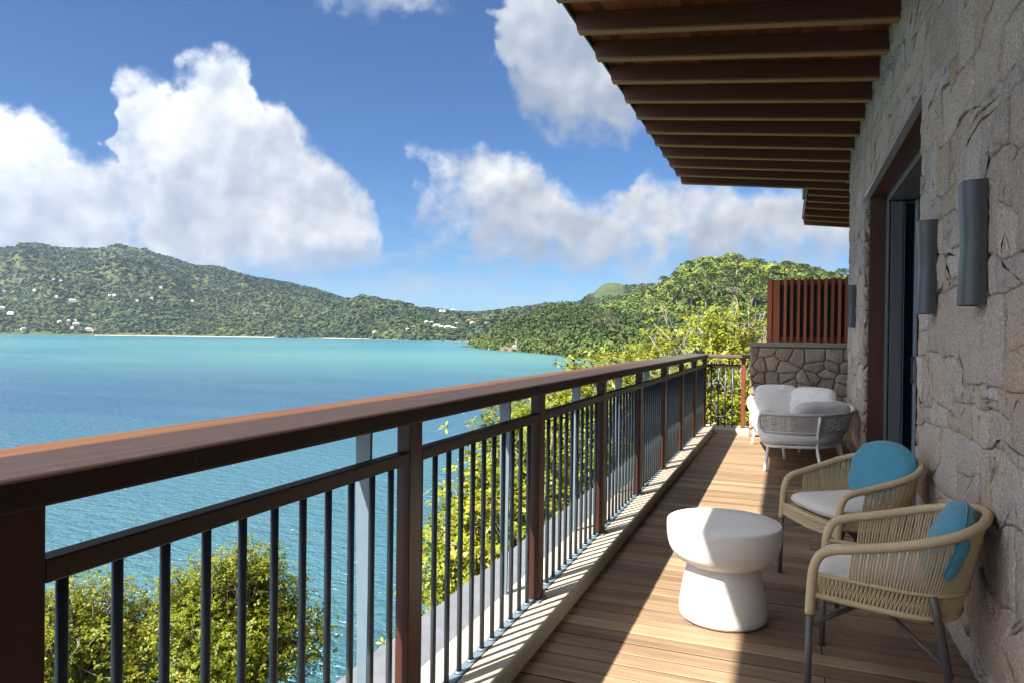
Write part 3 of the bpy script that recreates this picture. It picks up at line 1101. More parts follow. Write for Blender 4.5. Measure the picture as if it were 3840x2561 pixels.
# ------------------------------------------------------------------ sliding door in its recess
door = empty('sliding_door', (1.0, 8.3, 0), label='dark grey metal sliding door leaves stacked at the far jamb of the opening', cat='door')
DO = Vector((1.0, 8.3, 0))
def dbox(name, x0, x1, y0, y1, z0, z1, mat, bv=.003):
    return MB().bbox(x0 - 1, x1 - 1, y0 - 8.3, y1 - 8.3, z0, z1, bv).build(name, M[mat], door)
dbox('jamb', .800, .952, 8.452, 8.466, 0, 2.94, 'jamb')
dbox('lintel', .800, 1.30, 4.965, 8.466, 2.930, 2.958, 'jamb')
dbox('lintel_trim', .748, .799, 4.96, 8.466, 2.934, 2.962, 'door_pale', .001)
dbox('frame', .953, .972, 8.30, 8.46, 0, 2.928, 'door_metal')
dbox('frame', .953, 1.30, 4.97, 8.29, 2.86, 2.928, 'door_metal')
a = dbox('door_leaf', .984, 1.095, 8.300, 8.46, .02, 2.855, 'door_metal')
dbox('seal', 1.0965, 1.101, 8.312, 8.40, .02, 2.85, 'door_pale', .0005)
dbox('seal', 1.102, 1.1095, 8.33, 8.40, .02, 2.85, 'black', .0005)
dbox('seal', 1.1105, 1.115, 8.312, 8.40, .02, 2.85, 'door_pale', .0005)
dbox('pane', 1.120, 1.205, 8.335, 8.345, .06, 2.82, 'glass', .0005)
dbox('door_leaf', 1.117, 1.206, 8.350, 8.46, .02, 2.855, 'door_metal')
dbox('stile', 1.208, 1.232, 8.27, 8.44, .02, 2.855, 'door_pale', .002)
h = dbox('handle', 1.178, 1.196, 8.235, 8.250, .97, 1.245, 'charcoal')
for z in (.985, 1.222):
    dbox('handle_bracket', 1.180, 1.209, 8.248, 8.300, z, z + .018, 'charcoal')
dbox('sill', .75, 1.30, 4.962, 8.466, -.05, .012, 'door_metal')
# the dark room behind
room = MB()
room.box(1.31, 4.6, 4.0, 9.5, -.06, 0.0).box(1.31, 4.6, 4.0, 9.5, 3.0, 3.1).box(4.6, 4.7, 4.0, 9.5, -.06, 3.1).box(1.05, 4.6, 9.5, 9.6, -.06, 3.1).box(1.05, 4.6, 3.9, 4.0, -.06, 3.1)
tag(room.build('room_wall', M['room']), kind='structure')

# wall sconces: half tubes waisted in the middle
def sconce(yc, label):
    s = empty('wall_sconce', (XW - .012, yc, 1.80), label=label, cat='wall lamp', group='tubular wall sconces')
    mb = MB()
    rows = [(-.252, 1.0), (-.12, .94), (-.004, .880), (.004, .880), (.12, .95), (.252, 1.03)]
    n = 22
    vs = []
    for z, sc_ in rows:
        for inner in (0, 1):
            for i in range(n + 1):
                a = math.pi * i / n
                d, w = .083 * sc_ - .004 * inner, .074 * sc_ - .004 * inner
                # flattened half ellipse
                ex = math.copysign(abs(math.cos(a)) ** .45, math.cos(a)) * w
                vs.append((-abs(math.sin(a)) ** .50 * d, ex, z))
    st = (n + 1) * 2
    fs = []
    for r_ in range(len(rows) - 1):
        for i in range(n):
            a = r_ * st + i
            fs.append((a, a + st, a + st + 1, a + 1))
            b = r_ * st + n + 1 + i
            fs.append((b, b + 1, b + 1 + st, b + st))
    for r_ in (0, len(rows) - 1):
        for i in range(n):
            a, b = r_ * st + i, r_ * st + n + 1 + i
            fs.append((a, a + 1, b + 1, b) if r_ == 0 else (a, b, b + 1, a + 1))
    mb.add(vs, fs)
    mb.build('shade', M['bronze'], s)
    MB().box(-.001, .012, -.05, .05, -.20, .20).build('back_plate', M['charcoal'], s)
    mb = MB()
    for zc in (-.19, .19):
        mb.tube([(-.038, 0, zc - .03), (-.038, 0, zc + .03)], .026, 12)
    mb.build('lamp_holder', M['charcoal'], s)
    return s


sconce(3.385, 'large bronze tube sconce nearest the right edge of the wall')
sconce(4.41, 'bronze tube sconce on the wall right beside the near edge of the door')
sconce(9.28, 'small looking bronze tube sconce far down the wall past the door')

# ------------------------------------------------------------------ roof
roof = empty('roof_overhang', (-.5, 4, 4.0), label='dark timber roof overhang with exposed rafters above the balcony', cat='roof')
FO = Vector((-.5, 4, 4.0))
XL, ZL, ZR = -1.74, 4.035, 3.775                   # rafter: bottom at its outer end, bottom at the wall
slope = (ZR - ZL) / (XW - XL)


def rafter_mesh(xl, xr, zl, sl, wd=.065, dp=.178):
    zb = lambda x: zl + (x - xl) * sl
    mb = MB()
    x0, x1 = xl, xr
    # outer end is cut back towards the top
    vs = [(x0, 0, zb(x0) + .018), (x1, 0, zb(x1) + .018), (x1, 0, zb(x1) + dp), (x0 - .028, 0, zb(x0) + dp)]
    vs += [(v[0], wd, v[2]) for v in vs]
    mb.add(vs, [(0, 1, 2, 3), (7, 6, 5, 4), (0, 4, 5, 1), (1, 5, 6, 2), (2, 6, 7, 3), (3, 7, 4, 0)])
    tr = MB()
    vs = [(x0 + .008, -.010, zb(x0)), (x1, -.010, zb(x1)), (x1, -.010, zb(x1) + .0178), (x0 + .008, -.010, zb(x0) + .0178)]
    vs += [(v[0], wd + .010, v[2]) for v in vs]
    tr.add(vs, [(0, 1, 2, 3), (7, 6, 5, 4), (0, 4, 5, 1), (1, 5, 6, 2), (2, 6, 7, 3), (3, 7, 4, 0)])
    return mb.mesh('rafter', M['rafter']), tr.mesh('rafter_trim', M['rafter_trim'])


raf, trim = rafter_mesh(XL - FO.x, XW + .06 - FO.x, ZL - FO.z, slope)
yr = 12.27
i = 0
while yr > -5.2:
    o = link('rafter', raf, roof, (0, yr - FO.y, 0))
    link('rafter_trim', trim, o)
    yr -= 0.637
# soffit boards run along the house, above the rafters
sy0, sy1 = -5.3, 12.36
xb = -1.775
th = math.atan(slope)
k = 0
while xb < XW + .05:
    zc = ZL + (xb + .046 - XL) * slope + .180
    for (ya, yb) in ((-5.3, 4.1), (4.104, 12.36)):
        me = MB().box(-.0455, .0455, ya - FO.y, yb - FO.y, 0.0, .018).mesh('soffit_board', M['soffit'])
        link('soffit_board', me, roof, (xb + .046 - FO.x, 0, zc - FO.z), (0, -th, 0))
    xb += .0925
# fascia and roofing
zt = ZL + .178
MB().box(-1.792 - FO.x, -1.777 - FO.x, sy0 - FO.y, sy1 - FO.y, zt - .045 - FO.z, zt + .045 - FO.z).build('fascia', plain('fascia_metal', (0.06, 0.062, 0.058), .45, .4), roof)
mb = MB()
vs = [(-1.835, sy0, zt + .047), (3.4, sy0, zt + .047 + 5.2 * slope), (3.4, sy0, zt + .09 + 5.2 * slope), (-1.835, sy0, zt + .085)]
vs += [(v[0], sy1 + .02, v[2]) for v in vs]
vs = [tuple(Vector(v) - FO) for v in vs]
mb.add(vs, [(0, 1, 2, 3), (7, 6, 5, 4), (0, 4, 5, 1), (1, 5, 6, 2), (2, 6, 7, 3), (3, 7, 4, 0)])
mb.build('roofing', plain('roofing_metal', (0.10, 0.105, 0.10), .5, .3), roof)

# the next roof beyond
roof2 = empty('roof_overhang', (1.2, 18, 4.5), label='small further roof overhang seen past the end of the main roof', cat='roof')
F2 = Vector((1.2, 18, 4.5))
raf2, trim2 = rafter_mesh(.36 - F2.x, 3.6 - F2.x, 4.55 - F2.z, -.11, .07, .17)
for yv in (15.2, 15.95, 16.7, 17.45, 18.3, 19.4, 20.2, 20.95):
    o = link('rafter', raf2, roof2, (0, yv - F2.y, 0))
    link('rafter_trim', trim2, o)
MB().box(.325 - F2.x, .34 - F2.x, -3.2, 2.1, .10, .34).build('fascia', plain('fascia_metal_b', (0.06, 0.062, 0.058), .45, .4), roof2)
MB().box(.26 - F2.x, .32 - F2.x, -3.2, .0, .20, .42).build('gutter', plain('gutter_metal', (0.035, 0.04, 0.036), .45, .4), roof2)
mb = MB()
vs = [(.30, 14.8, 4.72), (3.6, 14.8, 4.36), (3.6, 14.8, 4.42), (.30, 14.8, 4.79)]
vs += [(v[0], 21.05, v[2]) for v in vs]
mb.add([tuple(Vector(v) - F2) for v in vs], [(0, 1, 2, 3), (7, 6, 5, 4), (0, 4, 5, 1), (1, 5, 6, 2), (2, 6, 7, 3), (3, 7, 4, 0)])
mb.build('roofing', M['soffit'], roof2)

# ------------------------------------------------------------------ furniture
def cushion_mesh(name, w, d, h, mat, p=3.2, e=.55, wrinkle=.006, seed=0, top_round=None, n=22, crown=1.0, piping=True, bend=None):
    """soft cushion: outline |x/w|^p+|y/d|^p=1 (half sizes w, d), thickness h, rounded rim, wrinkles"""
    V, F = [], []
    def outline(a):
        c, s = math.cos(a), math.sin(a)
        pp = p
        if top_round and s > 0:
            pp = p + (top_round - p) * s
        r = (abs(c) ** pp + abs(s) ** pp) ** (-1.0 / pp)
        return w * c * r, d * s * r
    m = 48
    rings = []
    prof = [(0.0, 1.0), (.30, .985), (.55, .93), (.74, .82), (.87, .66), (.95, .46), (.99, .22), (1.0, 0.0)]
    for sgn in (1, -1):
        for q, hh in prof:
            if sgn < 0 and q == 1.0:
                continue
            ring = []
            k = 1 if q == 0 else m
            for i in range(k):
                a = 2 * math.pi * i / m
                x, y_ = outline(a)
                x, y_ = x * q, y_ * q
                wr = (fbm2(np.array([x * 9 + 7]), np.array([y_ * 9 + sgn * 11]), 3, seed)[0] - .5) * 2 * wrinkle
                radial = (math.sin(a * 9 + seed) + .7 * math.sin(a * 17 + seed * 2)) * wrinkle * .8 * max(0, q - .5)
                z = sgn * (h * .5 * hh ** crown) + (wr + radial) * (1 if q < 1 else 0) * (.4 + q)
                v = Vector((x, y_, z))
                if bend:
                    v = bend(v)
                ring.append(len(V))
                V.append(tuple(v))
            rings.append((sgn, q, ring))
    top = [r for r in rings if r[0] == 1]
    bot = [r for r in rings if r[0] == -1] + [top[-1]]
    for seq, flip in ((top, False), (bot, True)):
        for a, b in zip(seq[:-1], seq[1:]):
            A, B = a[2], b[2]
            if len(A) == 1:
                for i in range(m):
                    t = (A[0], B[i], B[(i + 1) % m])
                    F.append(t[::-1] if flip else t)
            else:
                for i in range(m):
                    t = (A[i], B[i], B[(i + 1) % m], A[(i + 1) % m])
                    F.append(t[::-1] if flip else t)
    me = bpy.data.meshes.new(name)
    me.from_pydata(V, [], F)
    me.materials.append(mat)
    smooth(me)
    pip = None
    if piping:
        mb = MB()
        pts = []
        for i in range(m):
            x, y_ = outline(2 * math.pi * i / m)
            v = Vector((x * 1.002, y_ * 1.002, 0))
            pts.append(bend(v) if bend else v)
        mb.tube(pts, .0035, 5, closed=True)
        pip = mb.mesh('piping', mat, True)
    return me, pip


# ---- drum table
table = tag(MB().lathe([(.205, .006), (.213, .018), (.214, .035), (.213, .06), (.207, .11), (.196, .17), (.184, .225), (.176, .262), (.173, .277),
                        (.176, .281), (.200, .286), (.226, .300), (.249, .323), (.265, .352), (.274, .385), (.2785, .42), (.2795, .455), (.2790, .474), (.2765, .482), (.272, .4855), (.14, .4862), (.0, .4862)][:-1], 72).build('side_table', M['table'], None, True, loc=(-.291, 3.702, 0)),
            'round white cast stone side table with a waisted drum shape', 'table')
base = MB().lathe([(.196, .0005), (.196, .0058)], 48).build('base_pad', M['black'], table)
table.data.polygons[-1].use_smooth = False


# ---- rope armchair
def make_armchair(name, loc, rz, label):
    t = empty(name, loc, rz, label, 'armchair', 'rope armchairs by the wall')
    fr = lambda s: [(.246, .276 * s, .335), (.242, .273 * s, .43), (.234, .272 * s, .515), (.208, .274 * s, .572), (.155, .279 * s, .598), (.08, .287 * s, .615),
                    (-.04, .300 * s, .644), (-.15, .298 * s, .676), (-.25, .252 * s, .706), (-.318, .160 * s, .730), (-.345, .06 * s, .741)]
    ctrl = fr(1) + [(-.349, 0, .743)] + fr(-1)[::-1]
    rim = catmull(ctrl, 6)
    MB().tube(rim, .0185, 10).build('arm_rim', M['rope'], t, True)
    # front legs below the rope wrap
    for s in (1, -1):
        MB().tube([(.246, .276 * s, .336), (.251, .281 * s, 0.0)], [.0135, .0125], 10).build('leg', M['leg'], t, True)
        MB().tube([(-.165, .247 * s, .470), (-.180, .242 * s, .40), (-.247, .212 * s, 0.0)], [.0155, .0145, .0125], 10).build('leg', M['leg'], t, True)
        # braces under the seat
        MB().tube([(.247, .275 * s, .292), (.03, .02 * s, .352)], .010, 8).build('brace', M['leg'], t, True)
        MB().tube([(.03, .02 * s, .352), (-.213, .226 * s, .205)], .009, 8).build('brace', M['leg'], t, True)
    mid_c = lambda s: [(.236, .268 * s, .492), (.15, .272 * s, .488), (.03, .276 * s, .483), (-.09, .268 * s, .476), (-.19, .228 * s, .470), (-.262, .145 * s, .466), (-.288, .05 * s, .465)]
    mid = catmull(mid_c(1) + [(-.291, 0, .465)] + mid_c(-1)[::-1], 6)
    MB().tube(mid, .0088, 8).build('mid_ring', M['rope'], t, True)
    low_c = lambda s: [(.240, .268 * s, .412), (.15, .262 * s, .402), (.03, .260 * s, .393), (-.09, .250 * s, .384), (-.18, .210 * s, .377), (-.240, .13 * s, .372), (-.262, .045 * s, .371)]
    low = catmull(low_c(1) + [(-.265, 0, .371)] + low_c(-1)[::-1], 6)
    MB().tube(low, .0125, 8).build('seat_ring', M['rope'], t, True)
    MB().tube([(.243, .272, .420), (.246, 0, .414), (.243, -.272, .420)], .0105, 8).build('front_bar', M['rope'], t, True)
    MB().tube([(.243, .272, .365), (.246, 0, .352), (.243, -.272, .365)], .0105, 8).build('front_bar', M['rope'], t, True)
    # upright ropes from the rim to the middle ring
    rim_d = resample(rim, 400)
    def rim_at(f):
        return rim_d[max(0, min(399, int(round(f * 399))))]
    N = 132
    mid_d = resample(mid, N + 1)
    # rim portion that carries ropes starts behind the arm bend
    f0 = 0.175
    for k in range(N + 1):
        f = k / N
        if f < .085 or f > .915:
            continue
        rr_ = f0 + (1 - 2 * f0) * (f - .085) / .83
        a, b = rim_at(rr_), mid_d[k]
        mpt = (a + b) * .5
        out = Vector((mpt.x + .02, mpt.y, 0)).normalized() * .004
        MB().tube([a, mpt + out, b], .0041, 5, caps=False).build('rope', M['rope'], t, True)
    # crossed lacing between the two lower rings
    mb = MB()
    K = 96
    ma, la = resample(mid, K), resample(low, K)
    for k in range(K - 1):
        mb.tube([ma[k], la[k]], .0034, 4, caps=False)
        mb.tube([ma[k + 1], la[k]], .0034, 4, caps=False)
    mb.build('lacing', M['rope'], t)
    mb = MB()
    K = 46
    for k in range(K):
        y0 = -.262 + .524 * k / (K - 1)
        mb.tube([(.244, y0, .418), (.247, y0 + .008, .386), (.244, y0 + .002, .358)], .0036, 4, caps=False)
        mb.tube([(.246, y0 + .010, .418), (.249, y0 - .002, .386), (.246, y0 + .010, .358)], .0034, 4, caps=False)
    for zz in (.402, .385, .370):
        mb.tube([(.249, -.265, zz + .006), (.251, 0, zz), (.249, .265, zz + .006)], .0042, 5, caps=False)
    mb.build('front_lacing', M['rope'], t)
    # webbing that carries the cushion
    MB().add([(.24, .25, .425), (.24, -.25, .425), (-.20, -.20, .405), (-.26, -.08, .40), (-.26, .08, .40), (-.20, .20, .405)], [(0, 1, 2, 3, 4, 5)]).build('webbing', M['rope'], t)
    me, pip = cushion_mesh('seat_cushion', .238, .252, .082, M['seat'], p=5.0, seed=3, wrinkle=.003, crown=.8)
    c = link('seat_cushion', me, t, (.010, 0, .472), (0, R(1.5), 0))
    link('piping', pip, c)
    return t


aA = math.atan2(.134, -.991)
make_armchair('rope_armchair', (.373, 3.223, 0), aA, 'beige rope armchair nearest the camera, seen from its side')
aB = math.atan2(-.508, -.863)
make_armchair('rope_armchair', (.118 + .863 * .245, 4.304 + .508 * .245, 0), aB, 'beige rope armchair behind the white table, turned to the camera')


def pillow(loc, rz, w, hgt, thick, label, lean, seed, roll=0.0):
    me, pip = cushion_mesh('back_pillow', w, hgt, thick, M['blue'], p=2.9, wrinkle=.008, seed=seed, top_round=2.3, crown=1.1)
    o = link('back_pillow', me, None, loc)
    # local x -> sideways, local y -> up, local z -> towards the sitter
    mtx = Matrix.Rotation(rz, 4, 'Z') @ Matrix.Rotation(R(lean), 4, 'Y') @ Matrix(((0, 0, 1, 0), (1, 0, 0, 0), (0, 1, 0, 0), (0, 0, 0, 1))) @ Matrix.Rotation(roll, 4, 'Z')
    o.matrix_world = Matrix.Translation(loc) @ mtx
    tag(o, label, 'pillow', 'blue back pillows')
    link('piping', pip, o)
    return o


def chair_pt(c, rz, x, yv, z):
    return Vector((c[0] + math.cos(rz) * x - math.sin(rz) * yv, c[1] + math.sin(rz) * x + math.cos(rz) * yv, z))


PILLOW_A = chair_pt((.373, 3.223), aA, -.222, .035, .625)
PILLOW_B = chair_pt((.118 + .863 * .245, 4.304 + .508 * .245), aB, -.205, .0, .648)
pillow(PILLOW_A, aA, .225, .165, .125, 'blue pillow on the rope armchair nearest the camera', -20, 2)
pillow(PILLOW_B, aB, .245, .185, .13, 'blue pillow on the rope armchair turned to the camera', -20, 6)

# ---- crescent sofa with woven band
SF = Vector((.10, 9.15, 0))
sofa = empty('woven_sofa', tuple(SF), label='white framed crescent sofa with woven grey band and linen cushions', cat='sofa')
band_c = [(-.235, 8.02), (-.10, 7.985), (.10, 7.99), (.30, 8.06), (.48, 8.24), (.60, 8.50), (.655, 8.85), (.665, 9.20), (.635, 9.55), (.55, 9.86), (.38, 10.08), (.15, 10.19), (-.12, 10.21), (-.30, 10.19), (-.455, 10.13)]
ctr = Vector((.10, 9.1))


def band_path(z, off, per=6):
    out = []
    for x, yv in band_c:
        d = (Vector((x, yv)) - ctr)
        d = d.normalized() * off
        out.append(Vector((x + d.x, yv + d.y, z)) - SF)
    return catmull(out, per)


ztop = .615
zlow = .420
# outer frame: one tube runs along the rim and returns along the bottom of the band
rim = resample(band_path(ztop, .055), 120)
low = resample(band_path(zlow, -.02), 120)
MB().tube(rim, .0155, 8).build('rim', M['strap'], sofa, True)
MB().tube(low, .0155, 8).build('rim', M['strap'], sofa, True)
for e in (0, -1):
    a, b = rim[e], low[e]
    d = (rim[e] - rim[1 if e == 0 else -2]).normalized() * .03
    MB().tube(catmull([a, a * .75 + b * .25 + d, a * .25 + b * .75 + d, b], 5), .0155, 8).build('rim', M['strap'], sofa, True)
# weave: pairs of straps over and under
NW = 116
Rw, Lw = resample(band_path(ztop - .008, .053), NW), resample(band_path(zlow + .008, -.018), NW)
mb = MB()
rows = 6
for k in range(0, NW):
    if k % 3 == 2:
        continue
    pts = []
    for j in range(rows * 2 + 1):
        t_ = j / (rows * 2)
        p = Rw[k].lerp(Lw[k], t_)
        d = Vector((p.x + SF.x - ctr.x, p.y + SF.y - ctr.y, 0)).normalized()
        s_ = (1 if ((j // 2 + k // 3) % 2 == 0) else -1) * .0035
        pts.append(p + d * s_)
    mb.tube(pts, .0062, 4, caps=False)
for j in range(rows):
    for dj in (-.012, .012):
        pts = []
        t_ = (j + .5) / rows + dj * 3.2
        for k in range(NW):
            p = Rw[k].lerp(Lw[k], t_)
            d = Vector((p.x + SF.x - ctr.x, p.y + SF.y - ctr.y, 0)).normalized()
            s_ = (-1 if ((j + k // 3) % 2 == 0) else 1) * .0035
            pts.append(p + d * s_)
        mb.tube(pts, .0060, 4, caps=False)
tag(mb.build('woven_band', M['strap'], sofa), kind='stuff')
# white frame: seat ring and legs
ring_c = [(-.19, 8.06), (.10, 8.04), (.34, 8.14), (.50, 8.42), (.555, 8.85), (.55, 9.40), (.47, 9.80), (.25, 10.05), (-.10, 10.12), (-.40, 10.06), (-.36, 9.55), (-.30, 9.05), (-.24, 8.50)]
ring = catmull([Vector((x, yv, .268)) - SF for x, yv in ring_c], 6, True)
MB().tube(ring, .0165, 8, closed=True).build('seat_frame', M['white_frame'], sofa, True)
for (tx, ty, bx, by, zt_) in ((-.185, 8.05, -.215, 7.985, .415), (.30, 8.10, .355, 8.02, .60), (.54, 8.62, .60, 8.60, .27), (-.05, 8.95, -.02, 8.85, .27), (.545, 9.45, .60, 9.50, .60), (.12, 9.55, .15, 9.46, .27), (.30, 10.02, .34, 10.10, .60), (-.395, 10.06, -.435, 9.975, .415)):
    top = Vector((tx, ty, .27))
    pts = [Vector((tx, ty, zt_)), top, Vector((bx, by, 0))]
    if zt_ > .5:
        d = (Vector((tx, ty, 0)) - Vector((ctr.x, ctr.y, 0))).normalized()
        pts[0] = Vector((tx, ty, zt_)) + d * .11
    if zt_ < .3:
        pts = [top, Vector((bx, by, 0))]
    MB().tube([p - SF for p in catmull(pts, 4)], .0165, 9).build('leg', M['white_frame'], sofa, True)
# seat cushion: the plan of the ring, thick and soft
def pad(poly, z0, z1, mat, name, parent, inset=.05, seed=1):
    c = Vector((sum(p[0] for p in poly) / len(poly), sum(p[1] for p in poly) / len(poly)))
    base_ = catmull([Vector((x, yv, 0)) for x, yv in poly], 6, True)
    V, F = [], []
    m = len(base_)
    prof = [(-.055, z0), (-.012, z0 + .012), (.004, z0 + (z1 - z0) * .35), (.006, z0 + (z1 - z0) * .65), (-.010, z1 - .016), (-.045, z1 - .002), (-.12, z1 + .006), (-.24, z1 + .010)]
    for off, z in prof:
        for p in base_:
            d = (Vector((p.x, p.y)) - c)
            L = d.length
            q = c + d * max(.2, (L + off) / L)
            V.append((q.x - SF.x, q.y - SF.y, z + (fbm2(np.array([q.x * 7]), np.array([q.y * 7]), 3, seed)[0] - .5) * .012))
    V.append((c.x - SF.x, c.y - SF.y, z1 + .012))
    V.append((c.x - SF.x, c.y - SF.y, z0))
    for r_ in range(len(prof) - 1):
        for i in range(m):
            j = (i + 1) % m
            F.append((r_ * m + i, r_ * m + j, (r_ + 1) * m + j, (r_ + 1) * m + i))
    L_ = (len(prof) - 1) * m
    for i in range(m):
        F.append((L_ + i, L_ + (i + 1) % m, len(V) - 2))
        F.append(((i + 1) % m, i, len(V) - 1))
    return MB().add(V, F).build(name, mat, parent, True)


pad([(-.235, 8.03), (.10, 8.01), (.36, 8.12), (.52, 8.42), (.57, 8.85), (.56, 9.40), (.48, 9.80), (.26, 10.07), (-.10, 10.14), (-.44, 10.10), (-.42, 9.55), (-.36, 9.05), (-.29, 8.50)], .285, .415, M['cushion'], 'seat_cushion', sofa)


def back_cushion(c, facing, w, hgt, thick, lean, label, seed):
    me, pip = cushion_mesh('back_cushion', w, hgt, thick, M['cushion'], p=5.0, wrinkle=.016, seed=seed, crown=1.0, top_round=4.0)
    o = link('back_cushion', me, None)
    o.matrix_world = Matrix.Translation(c) @ Matrix.Rotation(facing, 4, 'Z') @ Matrix.Rotation(R(lean), 4, 'Y') @ Matrix(((0, 0, 1, 0), (1, 0, 0, 0), (0, 1, 0, 0), (0, 0, 0, 1)))
    tag(o, label, 'cushion', 'linen back cushions of the sofa')
    link('piping', pip, o)
    return o


back_cushion((-.13, 9.97, .605), R(-80), .275, .205, .16, -14, 'flat grey back cushion at the far left end of the sofa', 3)
back_cushion((.30, 9.84, .60), R(-118), .29, .20, .19, -16, 'creased grey back cushion in the far middle of the sofa', 9)
back_cushion((.33, 8.42, .575), R(128), .37, .165, .20, -24, 'plump grey back cushion at the near end of the sofa', 14)

# ------------------------------------------------------------------ water, coast and hills
ZW = -12.6                      # sea level; the eye is 14 m above it


def water_mat():
    m, T = material('sea_water')
    g = T.n('ShaderNodeNewGeometry')
    pos = g.outputs['Position']
    flat = T.vmath('MULTIPLY', pos, (1, 1, 0))
    dist = T.vmath('LENGTH', flat)
    warp = T.noise(T.vmath('MULTIPLY', flat, (.004, .004, 1)), 1.0, 4.0, 0.6)
    lg = T.math('LOGARITHM', T.math('MAXIMUM', dist, 5.0), 10.0)
    lg = T.math('ADD', lg, T.math('MULTIPLY', T.math('SUBTRACT', warp.outputs[0], 0.5), 0.34))
    # sea bed by distance off this shore: weed and rock close in, deep channel, sand flats across the bay
    col = T.ramp(T.mapr(lg, 1.0, 3.7), [(0.0, (0.0144, 0.0568, 0.0591)), (0.12, (0.0181, 0.0630, 0.0760)), (0.22, (0.0307, 0.0812, 0.1056)), (0.34, (0.0271, 0.0751, 0.1088)), (0.44, (0.0190, 0.0548, 0.0993)),
                                         (0.52, (0.0154, 0.0487, 0.0950)), (0.60, (0.0154, 0.0630, 0.1014)), (0.67, (0.0190, 0.0893, 0.1098)), (0.75, (0.0190, 0.0994, 0.1162)), (0.83, (0.0090, 0.0690, 0.1014)), (0.91, (0.0163, 0.0954, 0.1140)), (0.97, (0.0542, 0.1522, 0.1542))])
    # weed beds and sand patches
    p1 = T.noise(T.vmath('MULTIPLY', flat, (.012, .020, 1)), 1.0, 5.0, 0.62, 0.4)
    near = T.mapr(dist, 250.0, 900.0, 1.0, 0.45)
    dark = T.math('MULTIPLY', T.mapr(p1.outputs[0], 0.52, 0.66), T.math('MULTIPLY', near, 0.55))
    col = T.mix(dark, col, (0.0095, 0.0333, 0.0609))
    p2 = T.noise(T.vmath('ADD', T.vmath('MULTIPLY', flat, (.005, .012, 1)), (7.3, 2.1, 0)), 1.0, 4.0, 0.6, 0.3)
    col = T.mix(T.math('MULTIPLY', T.mapr(p2.outputs[0], 0.55, 0.70), T.mapr(dist, 60.0, 300.0, 0.15, 0.55)), col, (0.0338, 0.1235, 0.1285))
    # shallow green water along the headland
    hd = T.vmath('DISTANCE', flat, (-190.0, 430.0, 0))
    col = T.mix(T.mapr(hd, 330.0, 60.0, 0.0, 0.75), col, (0.0563, 0.1425, 0.1285))
    p3 = T.noise(T.vmath('MULTIPLY', flat, (.10, .13, 1)), 1.0, 4.0, 0.65)
    col = T.mix(T.math('MULTIPLY', T.mapr(p3.outputs[0], 0.50, 0.68), T.mapr(dist, 25.0, 70.0, 0.45, 0.0)), col, (0.0085, 0.0269, 0.0264))
    ws = T.noise(T.vmath('MULTIPLY', flat, (.016, .10, 1)), 1.0, 4.0, 0.6, 0.5)
    col = T.mix(T.mapr(ws.outputs[0], 0.46, 0.72, 0.0, 0.30), col, (0.0451, 0.0949, 0.1219))
    # ripples fade with distance
    w1 = T.noise(T.vmath('MULTIPLY', flat, (.55, 1.1, 1)), 1.0, 3.0, 0.6, 0.3)
    w2 = T.noise(T.vmath('MULTIPLY', flat, (2.6, 4.2, 1)), 1.0, 3.0, 0.6)
    h = T.math('ADD', w1.outputs[0], T.math('MULTIPLY', w2.outputs[0], 0.35))
    st = T.mapr(dist, 20.0, 900.0, 0.95, 0.25)
    bn = T.n('ShaderNodeBump', {'Height': h, 'Strength': st, 'Distance': 0.55})
    df = T.n('ShaderNodeBsdfDiffuse', {'Color': col, 'Normal': bn.outputs[0]})
    gl = T.n('ShaderNodeBsdfGlossy', {'Color': (0.9, 0.95, 1, 1), 'Roughness': 0.2, 'Normal': bn.outputs[0]})
    lw = T.n('ShaderNodeFresnel', {'IOR': 1.33, 'Normal': bn.outputs[0]})
    fac = T.mapr(lw.outputs[0], 0.02, 0.8, 0.04, 0.36)
    mx = T.n('ShaderNodeMixShader', {0: fac, 1: df.outputs[0], 2: gl.outputs[0]})
    T.n('ShaderNodeOutputMaterial', {'Surface': mx.outputs[0]})
    return m


V = []
for i in range(2):
    for j in range(2):
        V.append((-9000 + 18000 * i, -9000 + 18000 * j, ZW))
tag(MB().add(V, [(0, 2, 3, 1)]).build('sea', water_mat()), kind='structure')


